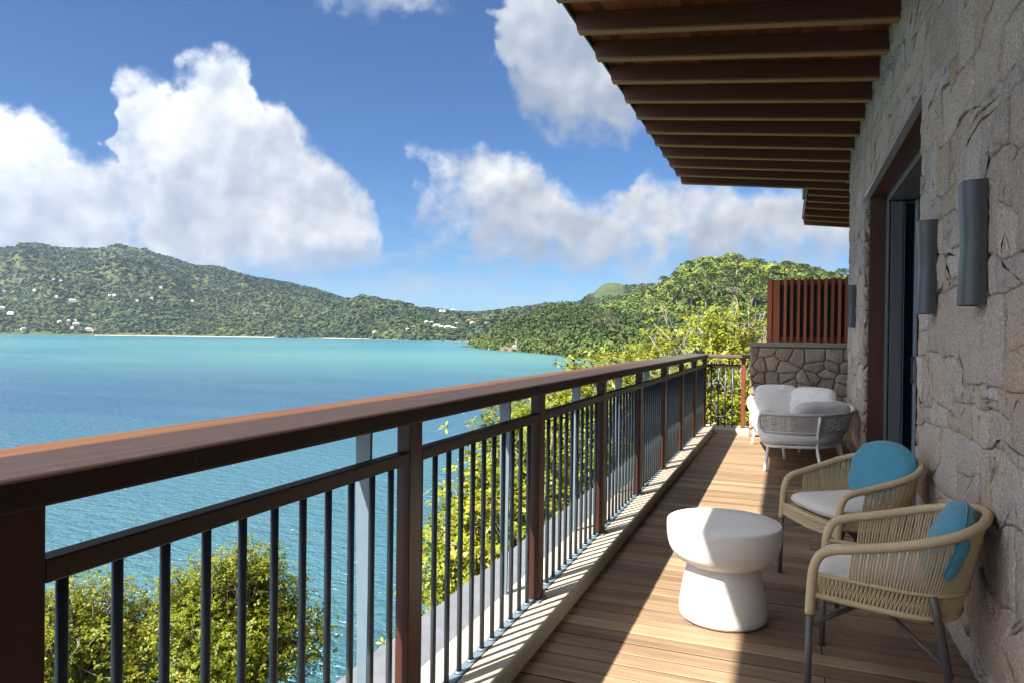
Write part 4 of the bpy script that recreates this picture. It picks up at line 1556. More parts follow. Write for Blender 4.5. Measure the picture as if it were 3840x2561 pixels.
def foliage(name, dark, mid, light, patch=0.02, rough=0.6, trans=0.3, isl=0.5, yellow=None, zone=None, k=0.45, n2w=0.5):
    dark, mid, light = [tuple(c_ * k for c_ in col_) for col_ in (dark, mid, light)]
    m, T = material(name)
    g = T.n('ShaderNodeNewGeometry')
    pos = g.outputs['Position']
    isr = g.outputs['Random Per Island']
    n = T.noise(pos, patch, 4.0, 0.55)
    n2 = T.noise(pos, patch * 6.0, 3.0, 0.55)
    oi = T.n('ShaderNodeObjectInfo').outputs['Random']
    f = T.math('ADD', T.math('MULTIPLY', n.outputs[0], 0.95), T.math('SUBTRACT', T.math('MULTIPLY', n2.outputs[0], n2w), n2w * .52))
    f = T.math('ADD', f, T.math('MULTIPLY', T.math('SUBTRACT', isr, 0.5), isl))
    f = T.math('ADD', f, T.math('MULTIPLY', T.math('SUBTRACT', oi, 0.5), 0.18))
    col = T.ramp(T.mapr(f, 0.12, 0.78), [(0.0, dark), (0.5, mid), (1.0, light)])
    if zone:                                              # colour shift up the slope; on the far mountain it paints cloud shade
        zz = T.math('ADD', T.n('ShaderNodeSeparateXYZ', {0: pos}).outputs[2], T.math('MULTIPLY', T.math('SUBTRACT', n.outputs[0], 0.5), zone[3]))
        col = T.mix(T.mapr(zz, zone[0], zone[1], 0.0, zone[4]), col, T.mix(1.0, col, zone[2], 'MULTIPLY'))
    if yellow:
        wn = T.n('ShaderNodeTexWhiteNoise', {'W': T.math('MULTIPLY', isr, 77.7)}, noise_dimensions='1D')
        col = T.mix(T.math('GREATER_THAN', wn.outputs[0], 1 - yellow[3]), col, yellow[:3])
    b = T.n('ShaderNodeBsdfPrincipled', {'Base Color': col, 'Roughness': rough, 'Specular IOR Level': 0.3})
    if trans:
        tr = T.n('ShaderNodeBsdfTranslucent', {'Color': col})
        mx = T.n('ShaderNodeMixShader', {0: trans, 1: b.outputs[0], 2: tr.outputs[0]})
        T.n('ShaderNodeOutputMaterial', {'Surface': mx.outputs[0]})
    else:
        T.n('ShaderNodeOutputMaterial', {'Surface': b.outputs[0]})
    return m


M['leaf_near'] = foliage('leaf_yellow_green', (0.160, 0.210, 0.014), (0.310, 0.360, 0.024), (0.470, 0.480, 0.050), .9, .42, .42, .55, (0.22, 0.16, 0.02, .05), None, .60)
M['leaf_mangrove'] = foliage('leaf_olive_green', (0.150, 0.195, 0.014), (0.300, 0.350, 0.022), (0.470, 0.490, 0.040), .8, .45, .48, .55, (0.16, 0.10, 0.014, .06), None, .60)
M['forest_far'] = foliage('forest_far', (0.018, 0.062, 0.020), (0.060, 0.125, 0.030), (0.185, 0.245, 0.044), .0030, .8, 0, .10, None, (90.0, 230.0, (0.55, 0.66, 0.95), 320.0, 0.9), .27, .9)  # upper slopes tinted darker and bluer, standing in for cloud shadow
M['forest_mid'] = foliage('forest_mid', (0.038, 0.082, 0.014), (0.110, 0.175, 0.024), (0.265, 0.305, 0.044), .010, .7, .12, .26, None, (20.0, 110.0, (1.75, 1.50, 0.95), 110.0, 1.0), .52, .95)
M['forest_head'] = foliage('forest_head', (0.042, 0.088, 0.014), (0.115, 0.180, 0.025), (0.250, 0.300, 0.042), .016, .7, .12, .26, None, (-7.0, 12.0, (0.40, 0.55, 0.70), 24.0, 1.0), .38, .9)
M['umbrella'] = foliage('leaf_umbrella', (0.130, 0.195, 0.020), (0.215, 0.285, 0.034), (0.32, 0.37, 0.050), .05, .7, .12, .4)
M['casuarina'] = foliage('leaf_casuarina', (0.12, 0.145, 0.035), (0.18, 0.205, 0.05), (0.25, 0.27, 0.075), .2, .75, .15, .4)
M['under'] = foliage('hill_scrub', (0.040, 0.085, 0.022), (0.090, 0.145, 0.034), (0.190, 0.225, 0.055), .010, .9, 0, 0, None, None, .28, 1.1)
M['bark'] = plain('pale_bark', (0.2380, 0.2100, 0.1785), .9, .15, bump_scale=30, bump=.4, vary=.25)
M['bark_dark'] = plain('brown_bark', (0.1050, 0.0805, 0.0595), .9, .15, bump_scale=30, bump=.4, vary=.3)
M['sand'] = plain('beach_sand', (0.4350, 0.3675, 0.2700), .95, .1, vary=.1)
M['rock'] = plain('shore_rock', (0.1680, 0.1365, 0.1085), .9, .2, bump_scale=1.2, bump=.5, vary=.3)
M['house_wall'] = plain('house_wall', (0.4320, 0.4200, 0.3960), .8, .2)
M['roof_white'] = plain('roof_white', (0.3960, 0.3960, 0.3900), .6, .3)
M['roof_red'] = plain('roof_red', (0.2520, 0.0900, 0.0600), .7, .2)
M['roof_grey'] = plain('roof_grey', (0.2160, 0.2280, 0.2400), .6, .3)
M['window_dark'] = plain('window_dark', (0.05, 0.06, 0.07), .3, .5)
M['jetty'] = plain('jetty_timber', (0.2100, 0.1750, 0.1400), .85, .2)


def interp(rec, x):
    r = np.array(rec)
    return np.interp(x, r[:, 0], r[:, 1])


class Hill:
    """land between a shoreline and a ridge; both are given as (azimuth seen from the balcony, metres) records, the ridge also by its elevation"""
    def __init__(self, shore, ridge_d, ridge_el, power=1.0, rough=0.12, freq=1 / 260., seed=1, tree=0.0, floor=.6):
        self.shore, self.ridge_d, self.ridge_el = shore, ridge_d, ridge_el
        self.power, self.rough, self.freq, self.seed, self.tree, self.floor = power, rough, freq, seed, tree, floor

    def point(self, az, t):
        az, t = np.asarray(az, float), np.asarray(t, float)
        ds, dr = interp(self.shore, az), interp(self.ridge_d, az)
        D = ds + (dr - ds) * t
        zr = 1.4 + dr * np.tan(np.radians(interp(self.ridge_el, az))) - self.tree
        zr = np.maximum(zr, ZW + 1.0)
        x, y = D * np.sin(np.radians(az)), D * np.cos(np.radians(az))
        tt = np.clip(t, 0, 1)
        s = tt ** self.power
        z = ZW + self.floor + (zr - ZW - self.floor) * s
        nz = fbm2(x * self.freq, y * self.freq, 4, self.seed) - .5
        rg = .5 - np.abs(fbm2(x * self.freq * .8 + 31, y * self.freq * .8, 3, self.seed + 3) - .5) * 3.0
        amp = (zr - ZW) * self.rough * 4 * tt * (1 - tt)
        z = z + amp * (nz * 1.6 + rg * .9)
        over = np.clip(t - 1, 0, None)
        z = z - over * (zr - ZW) * 1.2
        under = np.clip(-t, 0, None)
        z = np.where(t < 0, ZW + self.floor - under * 60, z)
        return x, y, z

    def mesh(self, name, mat, az0, az1, na, nt, label=None):
        A, Tt = np.meshgrid(np.linspace(az0, az1, na), np.r_[-.02, np.linspace(0, 1, nt), 1.15, 1.5], indexing='ij')
        x, y, z = self.point(A, Tt)
        Vv = np.stack([x, y, z], -1).reshape(-1, 3)
        n2 = A.shape[1]
        i, j = np.meshgrid(np.arange(na - 1), np.arange(n2 - 1), indexing='ij')
        a = (i * n2 + j).ravel()
        F = np.stack([a, a + n2, a + n2 + 1, a + 1], 1)
        o = link(name, np_mesh(name, Vv, F, mat, True))
        return tag(o, label, None, kind='structure')


rng = np.random.default_rng(7)


def blob_crowns(P, rad, hgt, per, clump, rg, flat=.9, droop=.25, jig=.38):
    """many crowns at points P (n,3): each a dome of 'per' small leaf-clump quads"""
    n = len(P)
    u = rg.random((n, per)) * 2 * np.pi
    w = rg.random((n, per)) ** .62                      # 0 top, 1 rim
    el = (1 - w) * np.pi / 2 - droop * w
    rr_ = 1 + (rg.random((n, per)) - .5) * .34
    lob = 1 + .22 * np.sin(u * 3 + rg.random((n, 1)) * 6) * w
    dx = np.cos(el) * np.cos(u) * rr_ * lob
    dy = np.cos(el) * np.sin(u) * rr_ * lob
    dz = np.sin(el) * rr_
    C = np.stack([P[:, None, 0] + dx * rad[:, None], P[:, None, 1] + dy * rad[:, None], P[:, None, 2] + dz * hgt[:, None]], -1)
    N = np.stack([dx, dy, dz * flat + .35], -1) + rg.normal(0, jig, (n, per, 3))
    N /= np.linalg.norm(N, axis=-1, keepdims=True)
    return quads(C.reshape(-1, 3), N.reshape(-1, 3), (clump * (rg.random((n, per)) * .8 + .6) * np.ones((n, 1))).reshape(-1), rg)


def quads(C, N, s, rg, asp=.75):
    ref = rg.normal(0, 1, C.shape)
    a = np.cross(N, ref)
    a /= np.linalg.norm(a, axis=1, keepdims=True) + 1e-9
    b = np.cross(N, a)
    s = s[:, None]
    k = rg.random((len(C), 4)) * .5 + .7
    V = np.stack([C - a * s * k[:, :1] , C - b * s * asp * k[:, 1:2], C + a * s * k[:, 2:3], C + b * s * asp * k[:, 3:4]], 1)
    # fold a little so that clumps catch the light differently
    V[:, 0] += N * s * -.22
    V[:, 2] += N * s * -.22
    n = len(C)
    F = np.arange(n * 4).reshape(n, 4)
    return V.reshape(-1, 3), F


def join(parts):
    Vs, Fs, b = [], [], 0
    for V_, F_ in parts:
        Vs.append(V_)
        Fs.append(F_ + b)
        b += len(V_)
    return np.concatenate(Vs), np.concatenate(Fs)


# ---- far side of the bay
FAR_EL = [(-75, 4.2), (-66, 5.0), (-60, 5.3), (-57.39, 5.44), (-56.52, 5.55), (-56.4, 5.82), (-55.14, 5.93), (-54.71, 5.78), (-53.77, 5.74), (-52.88, 5.84), (-52.1, 5.78), (-51.18, 6.04), (-50.65, 6.24), (-49.83, 6.14), (-49.14, 5.93), (-48.86, 6.09), (-48.58, 5.87), (-47.02, 5.47), (-45.71, 5.0), (-44.67, 5.0), (-44.07, 5.04), (-43.32, 4.83), (-41.62, 4.36), (-39.41, 4.03), (-37.79, 3.72), (-36.14, 3.3), (-34.81, 2.9), (-33, 2.6), (-30, 2.3), (-27.6, 2.05), (-25.84, 1.93), (-24.08, 1.95), (-22.3, 2.18), (-20.03, 2.42), (-18.6, 2.7), (-16, 2.6), (-12, 2.4)]
far = Hill([(-75, 2600), (-57.4, 2750), (-48, 2650), (-36.6, 2300), (-29, 1950), (-24.4, 1650), (-20, 1500), (-12, 1500)],
           [(-75, 4300), (-57, 4300), (-48, 4200), (-40, 3800), (-34, 3400), (-28, 3000), (-20, 2800), (-12, 2700)], FAR_EL, .92, .26, 1 / 420., 5, 7.0)
far.mesh('hill', M['under'], -75, -12, 260, 48, 'long wooded mountain across the bay')
# a nearer spur in front of it
spur = Hill([(-40, 2360), (-36, 2280), (-29, 1930), (-25, 1680)], [(-40, 2750), (-36, 2700), (-32, 2500), (-28, 2200), (-25, 1950)],
            [(-40, .2), (-38, 1.0), (-36.14, 2.0), (-34.5, 2.75), (-33.47, 3.15), (-32.45, 3.13), (-31.08, 2.82), (-30.21, 2.74), (-29.34, 2.4), (-28.65, 2.1), (-27, 1.3), (-25, .3)], .95, .08, 1 / 300., 9, 8.0)
spur.mesh('hill', M['under'], -40, -25, 90, 26, 'dark wooded spur in front of the far mountain')


def scatter(hill, az0, az1, n, rg, t0=.0, t1=1.03, dens=None):
    az = rg.uniform(az0, az1, n * 2)
    t = rg.uniform(t0, t1, n * 2)
    ds, dr = interp(hill.shore, az), interp(hill.ridge_d, az)
    D = ds + (dr - ds) * t
    keep = rg.random(n * 2) < (D * (dr - ds)) / (D * (dr - ds)).max() * 1.6
    az, t = az[keep][:n], t[keep][:n]
    x, y, z = hill.point(az, t)
    return np.stack([x, y, z], 1), az, t


def plant_far():
    parts = []
    for hill, a0, a1, n, seed in ((far, -62, -14, 33000, 1), (spur, -39.5, -25.4, 5600, 2)):
        rg = np.random.default_rng(seed)
        P, az, t = scatter(hill, a0, a1, n, rg, .010)
        sz = 4.0 + 9.0 * rg.random(len(P)) ** 3
        P[:, 2] += sz * .1
        parts.append(blob_crowns(P, sz, sz * .65, 9, sz[:, None] * .66, rg, 1.6, .05, .16))
    # trees on the skyline
    V_, F_ = join(parts)
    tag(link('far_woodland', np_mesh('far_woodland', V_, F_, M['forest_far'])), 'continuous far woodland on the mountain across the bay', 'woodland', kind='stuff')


plant_far()

# beaches
def strip(name, hill, a0, a1, n, w0, w1, mat, z=.25, rise=.9):
    az = np.linspace(a0, a1, n)
    ds = interp(hill.shore, az)
    k = fbm2(az * 1.7, az * 0, 3, 4)
    V_ = []
    for off, zz in ((-w0, -.15), (-w0 * .3, z), (w1, z + rise)):
        D = ds + off * (.4 + 1.2 * k)
        V_.append(np.stack([D * np.sin(np.radians(az)), D * np.cos(np.radians(az)), ZW + zz + 0 * az], 1))
    V_ = np.concatenate(V_)
    F = []
    for r_ in range(2):
        for i in range(n - 1):
            F.append((r_ * n + i, r_ * n + i + 1, (r_ + 1) * n + i + 1, (r_ + 1) * n + i))
    return tag(link(name, np_mesh(name, V_, np.array(F), mat)), kind='structure')


strip('beach', far, -52, -21, 200, 26, 14, M['sand'], .4, 1.7)

# houses on the far slope
rh = random.Random(3)


def house_mesh(w, d, h, roofm):
    body = MB().box(-w, w, -d, d, -3, h).mesh('wall', M['house_wall'])
    e = .6
    rf = MB().add([(-w - e, -d - e, h), (w + e, -d - e, h), (w + e, d + e, h), (-w - e, d + e, h), (-w * .55, 0, h + d * .75), (w * .55, 0, h + d * .75)],
                  [(0, 1, 5, 4), (2, 3, 4, 5), (1, 2, 5), (3, 0, 4), (3, 2, 1, 0)]).mesh('roof', M[roofm])
    wn = MB().box(-1.1, 1.1, -.06, .06, .9, 2.3).mesh('window', M['window_dark'])
    return body, rf, wn, w, d


HT = [house_mesh(7, 5, 4.5, 'roof_white'), house_mesh(9, 5.5, 5.5, 'roof_grey'), house_mesh(8, 5, 4.2, 'roof_red'), house_mesh(13, 6, 6.5, 'roof_white')]


def house(az, el, kind, label, group, sc=1.0):
    """stands on the slope of the far land where that slope is seen under this elevation"""
    tt = np.linspace(.004, 1, 400)
    hill = far
    x, y, z = hill.point(np.full(400, az), tt)
    e = np.degrees(np.arctan2(z - 1.4, np.hypot(x, y)))
    if -39.5 < az < -25.5:
        xs, ys, zs = spur.point(np.full(400, az), tt)
        es = np.degrees(np.arctan2(zs - 1.4, np.hypot(xs, ys)))
        if es.max() > el:
            x, y, z, e = xs, ys, zs, es
    i = int(np.argmax(e >= el)) if (e >= el).any() else 0
    body, rf, wn, w, d = HT[kind]
    p = empty('house', (x[i], y[i], z[i] + 5.5), R(-az) + rh.uniform(-.5, .5), label, 'house', group)
    p.scale = (sc, sc, sc)
    link('wall', body, p)
    link('roof', rf, p)
    for k in (-.55, .0, .55):
        link('window', wn, p, (w * k, -d - .07, .3))
    return p


HS = [(-57.14, 2.4, 1), (-56.68, 2.37, 2), (-55.49, 2.55, 0), (-54.42, 3.32, 0), (-54.26, 2.17, 0), (-53.34, 1.89, 3), (-57.29, 1.28, 3), (-56.8, .93, 3), (-54.06, .44, 0), (-53.55, .52, 0), (-53.16, .56, 2), (-53.11, .29, 3), (-53.33, .05, 0), (-52.37, -.10, 3), (-52.0, -.11, 2), (-56.09, -.1, 1), (-52.02, .97, 2), (-51.09, 2.37, 0), (-50.81, 2.37, 0), (-49.41, 2.06, 1), (-48.47, 2.25, 0), (-45.78, 2.15, 0), (-47.88, 3.07, 0), (-54.02, 3.25, 0)]
for az_, el_, k_ in HS:
    house(az_, el_, k_, ('tiny white roofed house', 'tiny grey roofed house', 'tiny red roofed house', 'long pale building')[k_] + (' high on the wooded mountain at the left' if el_ > 2.2 else ' halfway up the mountain at the left' if el_ > .8 else ' near the water under the mountain'), 'houses on the far mountain', rh.uniform(.6, .85))
HS2 = [(-28.32, .84, 0), (-27.9, .80, 0), (-27.49, .5, 3), (-27.1, .46, 0), (-26.59, .39, 3), (-26.2, .36, 0), (-26.01, .29, 0), (-24.93, 1.01, 2), (-24.67, .85, 0), (-24.5, .80, 2), (-23.45, .84, 2), (-29.33, .44, 0), (-29.83, .24, 0), (-32.4, .02, 2), (-27.18, 1.80, 0), (-26.9, 1.78, 0), (-26.22, 1.84, 3), (-25.89, .74, 1)]
for az_, el_, k_ in HS2:
    house(az_, el_, k_, ('tiny white roofed house', 'tiny grey roofed house', 'tiny red roofed house', 'long pale building')[k_] + (' on the ridge in the middle of the bay' if el_ > 1.5 else ' on the slope above the middle of the bay' if el_ > .6 else ' just above the beach in mid bay'), 'houses above the far beach', rh.uniform(.55, .8))

# ---- small bare-topped hill behind the headland
back = Hill([(-20, 1450), (-8, 1300), (6, 1200)], [(-20, 2000), (-13, 1900), (-5, 1800), (6, 1700)],
            [(-20, 1.2), (-16.72, 2.3), (-15.85, 2.93), (-15.1, 3.53), (-14.56, 3.97), (-14.18, 4.36), (-13.48, 4.52), (-12.93, 4.49), (-12.39, 4.33), (-11.59, 4.3), (-10, 4.45), (-7, 4.2), (6, 3.5)], .9, .06, 1 / 200., 14, 5.0)
back.mesh('hill', M['under'], -20, 6, 90, 24, 'hill with a rocky top behind the headland')
# ---- headland
head = Hill([(-25.5, 880), (-24.4, 830), (-23.6, 780), (-22.4, 690), (-20.8, 650), (-19.86, 615), (-17.5, 540), (-15.75, 480), (-13, 400), (-8, 300), (0, 230), (12, 190)],
            [(-25.5, 960), (-24.0, 960), (-20, 930), (-15, 880), (-10, 800), (-4, 700), (12, 620)],
            [(-25.5, -1.0), (-24.2, -.75), (-23.86, -.42), (-23.54, .2), (-22.83, .7), (-22.22, 1.12), (-21.34, 1.33), (-20.57, 1.43), (-19.97, 1.85), (-19.2, 2.32), (-18.38, 2.62), (-17.83, 2.82), (-16.73, 2.86), (-15.41, 2.9), (-14.54, 2.4), (-13.45, 2.2), (-12.15, 1.95), (-8, 2.0), (0, 2.0), (12, 2.0)], .85, .07, 1 / 110., 21, 9.0)
head.mesh('hill', M['under'], -25.5, 12, 150, 26, 'wooded headland with a rocky shore')
# ---- the steep hill on the right
right = Hill([(-16, 820), (-12, 700), (-5, 560), (4, 480), (16, 430)], [(-16, 1150), (-11, 1150), (-5, 1120), (4, 1080), (16, 1050)],
             [(-16, 1.8), (-14.04, 2.85), (-11.15, 3.65), (-9.27, 4.75), (-8.25, 5.42), (-7.1, 6.15), (-6.45, 6.48), (-5.45, 6.54), (-4.32, 6.68), (-3.53, 6.42), (-2.72, 6.14), (-1.45, 6.02), (-.36, 5.83), (.41, 5.65), (1.91, 5.3), (3.1, 5.0), (4.12, 4.75), (10, 3.6), (16, 3.0)], .95, .07, 1 / 130., 31, 8.0)
right.mesh('hill', M['under'], -16, 16, 120, 30, 'steep forested hill on the right')


def plant_near_hills():
    rg = np.random.default_rng(12)
    P, az, t = scatter(right, -15, 7, 2100, rg)
    sz = 3.6 + 6.4 * rg.random(len(P)) ** 2.2
    P[:, 2] += sz * .35
    V_, F_ = blob_crowns(P, sz, sz * .78, 66, sz[:, None] * .235, rg)
    tag(link('hill_woodland', np_mesh('hill_woodland', V_, F_, M['forest_mid'])), 'dense green woodland covering the steep right hill', 'woodland', kind='stuff')
    rg = np.random.default_rng(13)
    P, az, t = scatter(head, -24.6, 4, 1150, rg, .0, 1.03)
    sz = 4.0 + 3.4 * rg.random(len(P)) ** 1.5
    P[:, 2] += sz * .55
    P2, az2, t2 = scatter(head, -24.2, -6, 420, rg, .0, .10)
    s2 = 2.6 + 2.2 * rg.random(len(P2))
    P2[:, 2] += s2 * .5
    V_, F_ = join([blob_crowns(P, sz, sz * .95, 84, sz[:, None] * .215, rg), blob_crowns(P2, s2, s2 * 1.2, 70, s2[:, None] * .25, rg, droop=.6)])
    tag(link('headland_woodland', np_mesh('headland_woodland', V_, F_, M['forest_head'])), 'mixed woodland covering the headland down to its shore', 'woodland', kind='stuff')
    rg = np.random.default_rng(14)
    P, az, t = scatter(back, -17, -6, 900, rg)
    keep = ~((az > -14.8) & (az < -12.5) & (t > .72))
    P = P[keep]
    sz = 5 + 4 * rg.random(len(P))
    V_, F_ = blob_crowns(P, sz, sz * .7, 26, sz[:, None] * .36, rg)
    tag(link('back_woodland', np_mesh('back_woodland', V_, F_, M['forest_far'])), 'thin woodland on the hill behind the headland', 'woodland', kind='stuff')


plant_near_hills()
strip('beach', head, -24.4, -10, 160, 3.0, 4.0, M['sand'], .3)

# trees that stand out on the hills: umbrella crowns on pale stems
def umbrella_proto(seed, R_, H_, layers=3, bare=False):
    rg = np.random.default_rng(seed)
    t = empty('umbrella_tree', (0, 0, 0))
    mb = MB()
    top = Vector((rg.normal(0, .4), rg.normal(0, .4), H_ * .62))
    mb.tube(catmull([(0, 0, -3), (rg.normal(0, .3), rg.normal(0, .3), H_ * .3), top], 4), [.55 - .03 * i for i in range(9)], 6)
    tips = []
    for k in range(9 if not bare else 16):
        a = k / 9 * 6.283 * (1 if not bare else .5625) + rg.normal(0, .2)
        r_ = R_ * rg.uniform(.45, .9)
        tip = Vector((math.cos(a) * r_, math.sin(a) * r_, H_ * rg.uniform(.84, 1.0)))
        midp = top.lerp(tip, .5) + Vector((0, 0, -H_ * .03))
        mb.tube([top - Vector((0, 0, H_ * .12 * rg.random())), midp, tip], [.28, .18, .07], 5)
        tips.append(tip)
        for q in range(3 if not bare else 6):
            tt_ = tip + Vector((rg.normal(0, R_ * .16), rg.normal(0, R_ * .16), H_ * .05 * rg.random()))
            mb.tube([midp.lerp(tip, .4 + .3 * rg.random()), tt_], [.10, .04], 4)
    mb.build('trunk', M['bark'], t, True)
    C, N, S = [], [], []
    n = 560 if not bare else 110
    for k in range(n):
        ly = rg.integers(0, layers)
        a = rg.random() * 6.283
        rad = R_ * (rg.random() ** .55) * (1 - .22 * ly) * (1 + .18 * math.sin(a * 4 + ly * 2 + seed))
        z = H_ * (.90 + .085 * ly) - (rad / R_) ** 2 * H_ * .11 + rg.normal(0, .22)
        C.append((math.cos(a) * rad, math.sin(a) * rad, z))
        N.append((rg.normal(0, .25), rg.normal(0, .25), 1.0))
        S.append(rg.uniform(.5, 1.05) * (1 if not bare else .7))
    C, N, S = np.array(C), np.array(N), np.array(S)
    N /= np.linalg.norm(N, axis=1, keepdims=True)
    V_, F_ = quads(C, N, S, rg, .8)
    link('crown', np_mesh('crown', V_, F_, M['umbrella'] if not bare else M['casuarina']), t)
    return t


def plume_proto(seed):
    """casuarina: a tall feathery tree"""
    rg = np.random.default_rng(seed)
    t = empty('casuarina_tree', (0, 0, 0))
    mb = MB()
    mb.tube([(0, 0, -2), (.2, 0, 6), (.1, .2, 15)], [.4, .28, .06], 6)
    C, N, S = [], [], []
    for k in range(46):
        z0 = rg.uniform(2.5, 14.5)
        a = rg.random() * 6.283
        L = (3.8 - abs(z0 - 7.5) * .30) * rg.uniform(.6, 1.1)
        tip = Vector((math.cos(a) * L, math.sin(a) * L, z0 + L * .7))
        base_ = Vector((.15, .1, z0 - .6))
        mb.tube([base_, tip], [.08, .02], 4)
        for q in range(15):
            f_ = rg.uniform(.35, 1.08)
            p = base_.lerp(tip, f_)
            C.append((p.x + rg.normal(0, .28), p.y + rg.normal(0, .28), p.z + rg.normal(0, .25)))
            N.append(rg.normal(0, 1, 3) + np.array([0, 0, .5]))
            S.append(rg.uniform(.25, .55))
    mb.build('trunk', M['bark'], t, True)
    C, N, S = np.array(C), np.array(N), np.array(S)
    N /= np.linalg.norm(N, axis=1, keepdims=True)
    V_, F_ = quads(C, N, S, rg, .45)
    link('crown', np_mesh('crown', V_, F_, M['casuarina']), t)
    return t


def palm_proto(seed):
    rg = np.random.default_rng(seed)
    t = empty('palm_tree', (0, 0, 0))
    mb = MB()
    mb.tube(catmull([(0, 0, -2), (.5, 0, 3), (1.0, .2, 7.5)], 4), .16, 6)
    mb.build('trunk', M['bark'], t, True)
    for k in range(13):
        a = k / 13 * 6.283 + rg.normal(0, .12)
        up_ = rg.uniform(.1, 1.0)
        pts = [Vector((1.0, .2, 7.5)) + Vector((math.cos(a) * s * 3.0, math.sin(a) * s * 3.0, up_ * 1.6 * s - 2.6 * s * s)) for s in (0, .3, .6, .85, 1.0)]
        side = Vector((-math.sin(a), math.cos(a), 0))
        W_ = [.10, .42, .46, .30, .05]
        V_ = []
        for p, w_ in zip(pts, W_):
            V_ += [tuple(p + side * w_ - Vector((0, 0, w_ * .5))), tuple(p), tuple(p - side * w_ - Vector((0, 0, w_ * .5)))]
        F_ = []
        for i in range(4):
            F_ += [(i * 3, i * 3 + 1, i * 3 + 4, i * 3 + 3), (i * 3 + 1, i * 3 + 2, i * 3 + 5, i * 3 + 4)]
        MB().add(V_, F_).build('frond', M['casuarina'], t)
    return t


def stand(proto, first, hill, az, t, rz, sc, label, group):
    o = proto if first else copy_tree(proto)
    x, y, z = hill.point(np.array([az]), np.array([t]))
    o.location = (x[0], y[0], z[0] + 2.0)
    o.rotation_euler = (0, 0, rz)
    o.scale = (sc, sc, sc)
    tag(o, label, 'tree', group)
    return o


def t_for(hill, az, el):
    tt = np.linspace(0.01, 1, 300)
    x, y, z = hill.point(np.full(300, az), tt)
    e = np.degrees(np.arctan2(z - 1.4, np.hypot(x, y)))
    return float(tt[int(np.argmax(e >= el))]) if (e >= el).any() else .98


protos = [umbrella_proto(s, r_, h_) for s, r_, h_ in ((1, 7.5, 13), (2, 6.2, 12), (3, 8.8, 14))]
used = [False] * 3
rt = random.Random(8)
UM = [(-9.3, 4.2), (-8.4, 4.6), (-7.4, 5.3), (-8.9, 3.4), (-7.9, 3.7), (-6.9, 4.3), (-6.1, 5.0), (-5.2, 5.5), (-6.6, 3.4), (-5.6, 3.9), (-4.6, 4.7), (-3.8, 5.2), (-4.9, 3.1), (-3.9, 3.6), (-3.0, 4.6), (-2.2, 5.1), (-2.9, 3.3), (-1.8, 3.8), (-1.0, 4.7), (-.2, 5.0), (-.9, 3.2), (.2, 3.7), (.9, 4.6), (1.8, 4.5), (2.9, 4.2), (-10.1, 3.0), (-9.8, 2.4), (-8.3, 2.6), (-7.2, 2.4), (-6.1, 2.5), (-5.0, 2.2), (-3.7, 2.4), (3.6, 4.3), (-10.9, 3.2), (-2.4, 2.4), (-1.2, 2.3)]
for az_, el_ in UM:
    k = rt.randrange(3)
    stand(protos[k], not used[k], right, az_, t_for(right, az_, el_ - .35), rt.random() * 6.28, rt.uniform(1.05, 1.55), 'flat crowned umbrella tree on the %s of the right hill, %s' % ('upper slope' if el_ > 4.4 else 'middle slope' if el_ > 3.1 else 'lower slope', 'towards its left shoulder' if az_ < -7 else 'left of its summit' if az_ < -4.5 else 'under its summit' if az_ < -2 else 'towards the house'), 'umbrella trees on the right hill')
    used[k] = True
bare_t = umbrella_proto(44, 6.5, 14, 2, True)
stand(bare_t, True, right, -4.0, t_for(right, -4.0, 2.5), .4, 1.15, 'bare pale umbrella tree low on the right hill above the bright trees', 'bare pale trees')
stand(bare_t, False, right, -7.4, t_for(right, -7.4, 2.1), 2.2, .75, 'small bare pale tree on the right hill left of the larger bare one', 'bare pale trees')
UH = [(-20.9, .75), (-20.0, 1.0), (-19.2, 1.4), (-18.3, 1.6), (-17.4, 1.9), (-16.6, 1.5), (-15.8, 1.9), (-17.0, .8), (-18.0, .8), (-15.0, 1.3), (-14.2, 1.5), (-16.0, .6), (-13.4, 1.2)]
for az_, el_ in UH:
    k = rt.randrange(3)
    stand(protos[k], False, head, az_, t_for(head, az_, el_ - .2), rt.random() * 6.28, rt.uniform(.6, .85), 'flat crowned umbrella tree in the dark wood %s of the headland' % ('on the crest' if el_ > 1.35 else 'halfway up the face'), 'umbrella trees on the headland')
pp = [plume_proto(5), plume_proto(6)]
used = [False, False]
for az_, el_, s_ in ((-17.3, -.55, .85), (-16.9, -.45, .75), (-14.9, .3, .95), (-14.4, .35, 1.05), (-13.9, .45, 1.1), (-13.5, .4, 1.0), (-13.1, .3, .9), (-22.0, -.65, .7), (-21.9, -.4, .6)):
    k = rt.randrange(2)
    stand(pp[k], not used[k], head, az_, t_for(head, az_, el_ - .35), rt.random() * 6.28, s_, 'feathery olive casuarina tree %s of the headland' % ('at the rocky tip' if az_ < -20 else 'above the middle shore' if az_ < -16 else 'in the pale stand at the root'), 'casuarinas on the headland')
    used[k] = True
pm = palm_proto(3)
for i, (az_, el_, s_) in enumerate(((-21.0, -.9, .8), (-20.3, -.75, .9), (-19.9, -.7, .8), (-20.6, -.55, .75), (-21.5, -.7, .8), (-19.3, -.8, .7))):
    stand(pm, i == 0, head, az_, t_for(head, az_, el_ - .3), rt.random() * 6.28, s_, 'small coconut palm above the rocks of the headland', 'palms on the headland')


# rocks, jetty and pavilion at the tip of the headland
def pol(az, D, z=0.0):
    return Vector((D * math.sin(R(az)), D * math.cos(R(az)), ZW + z))


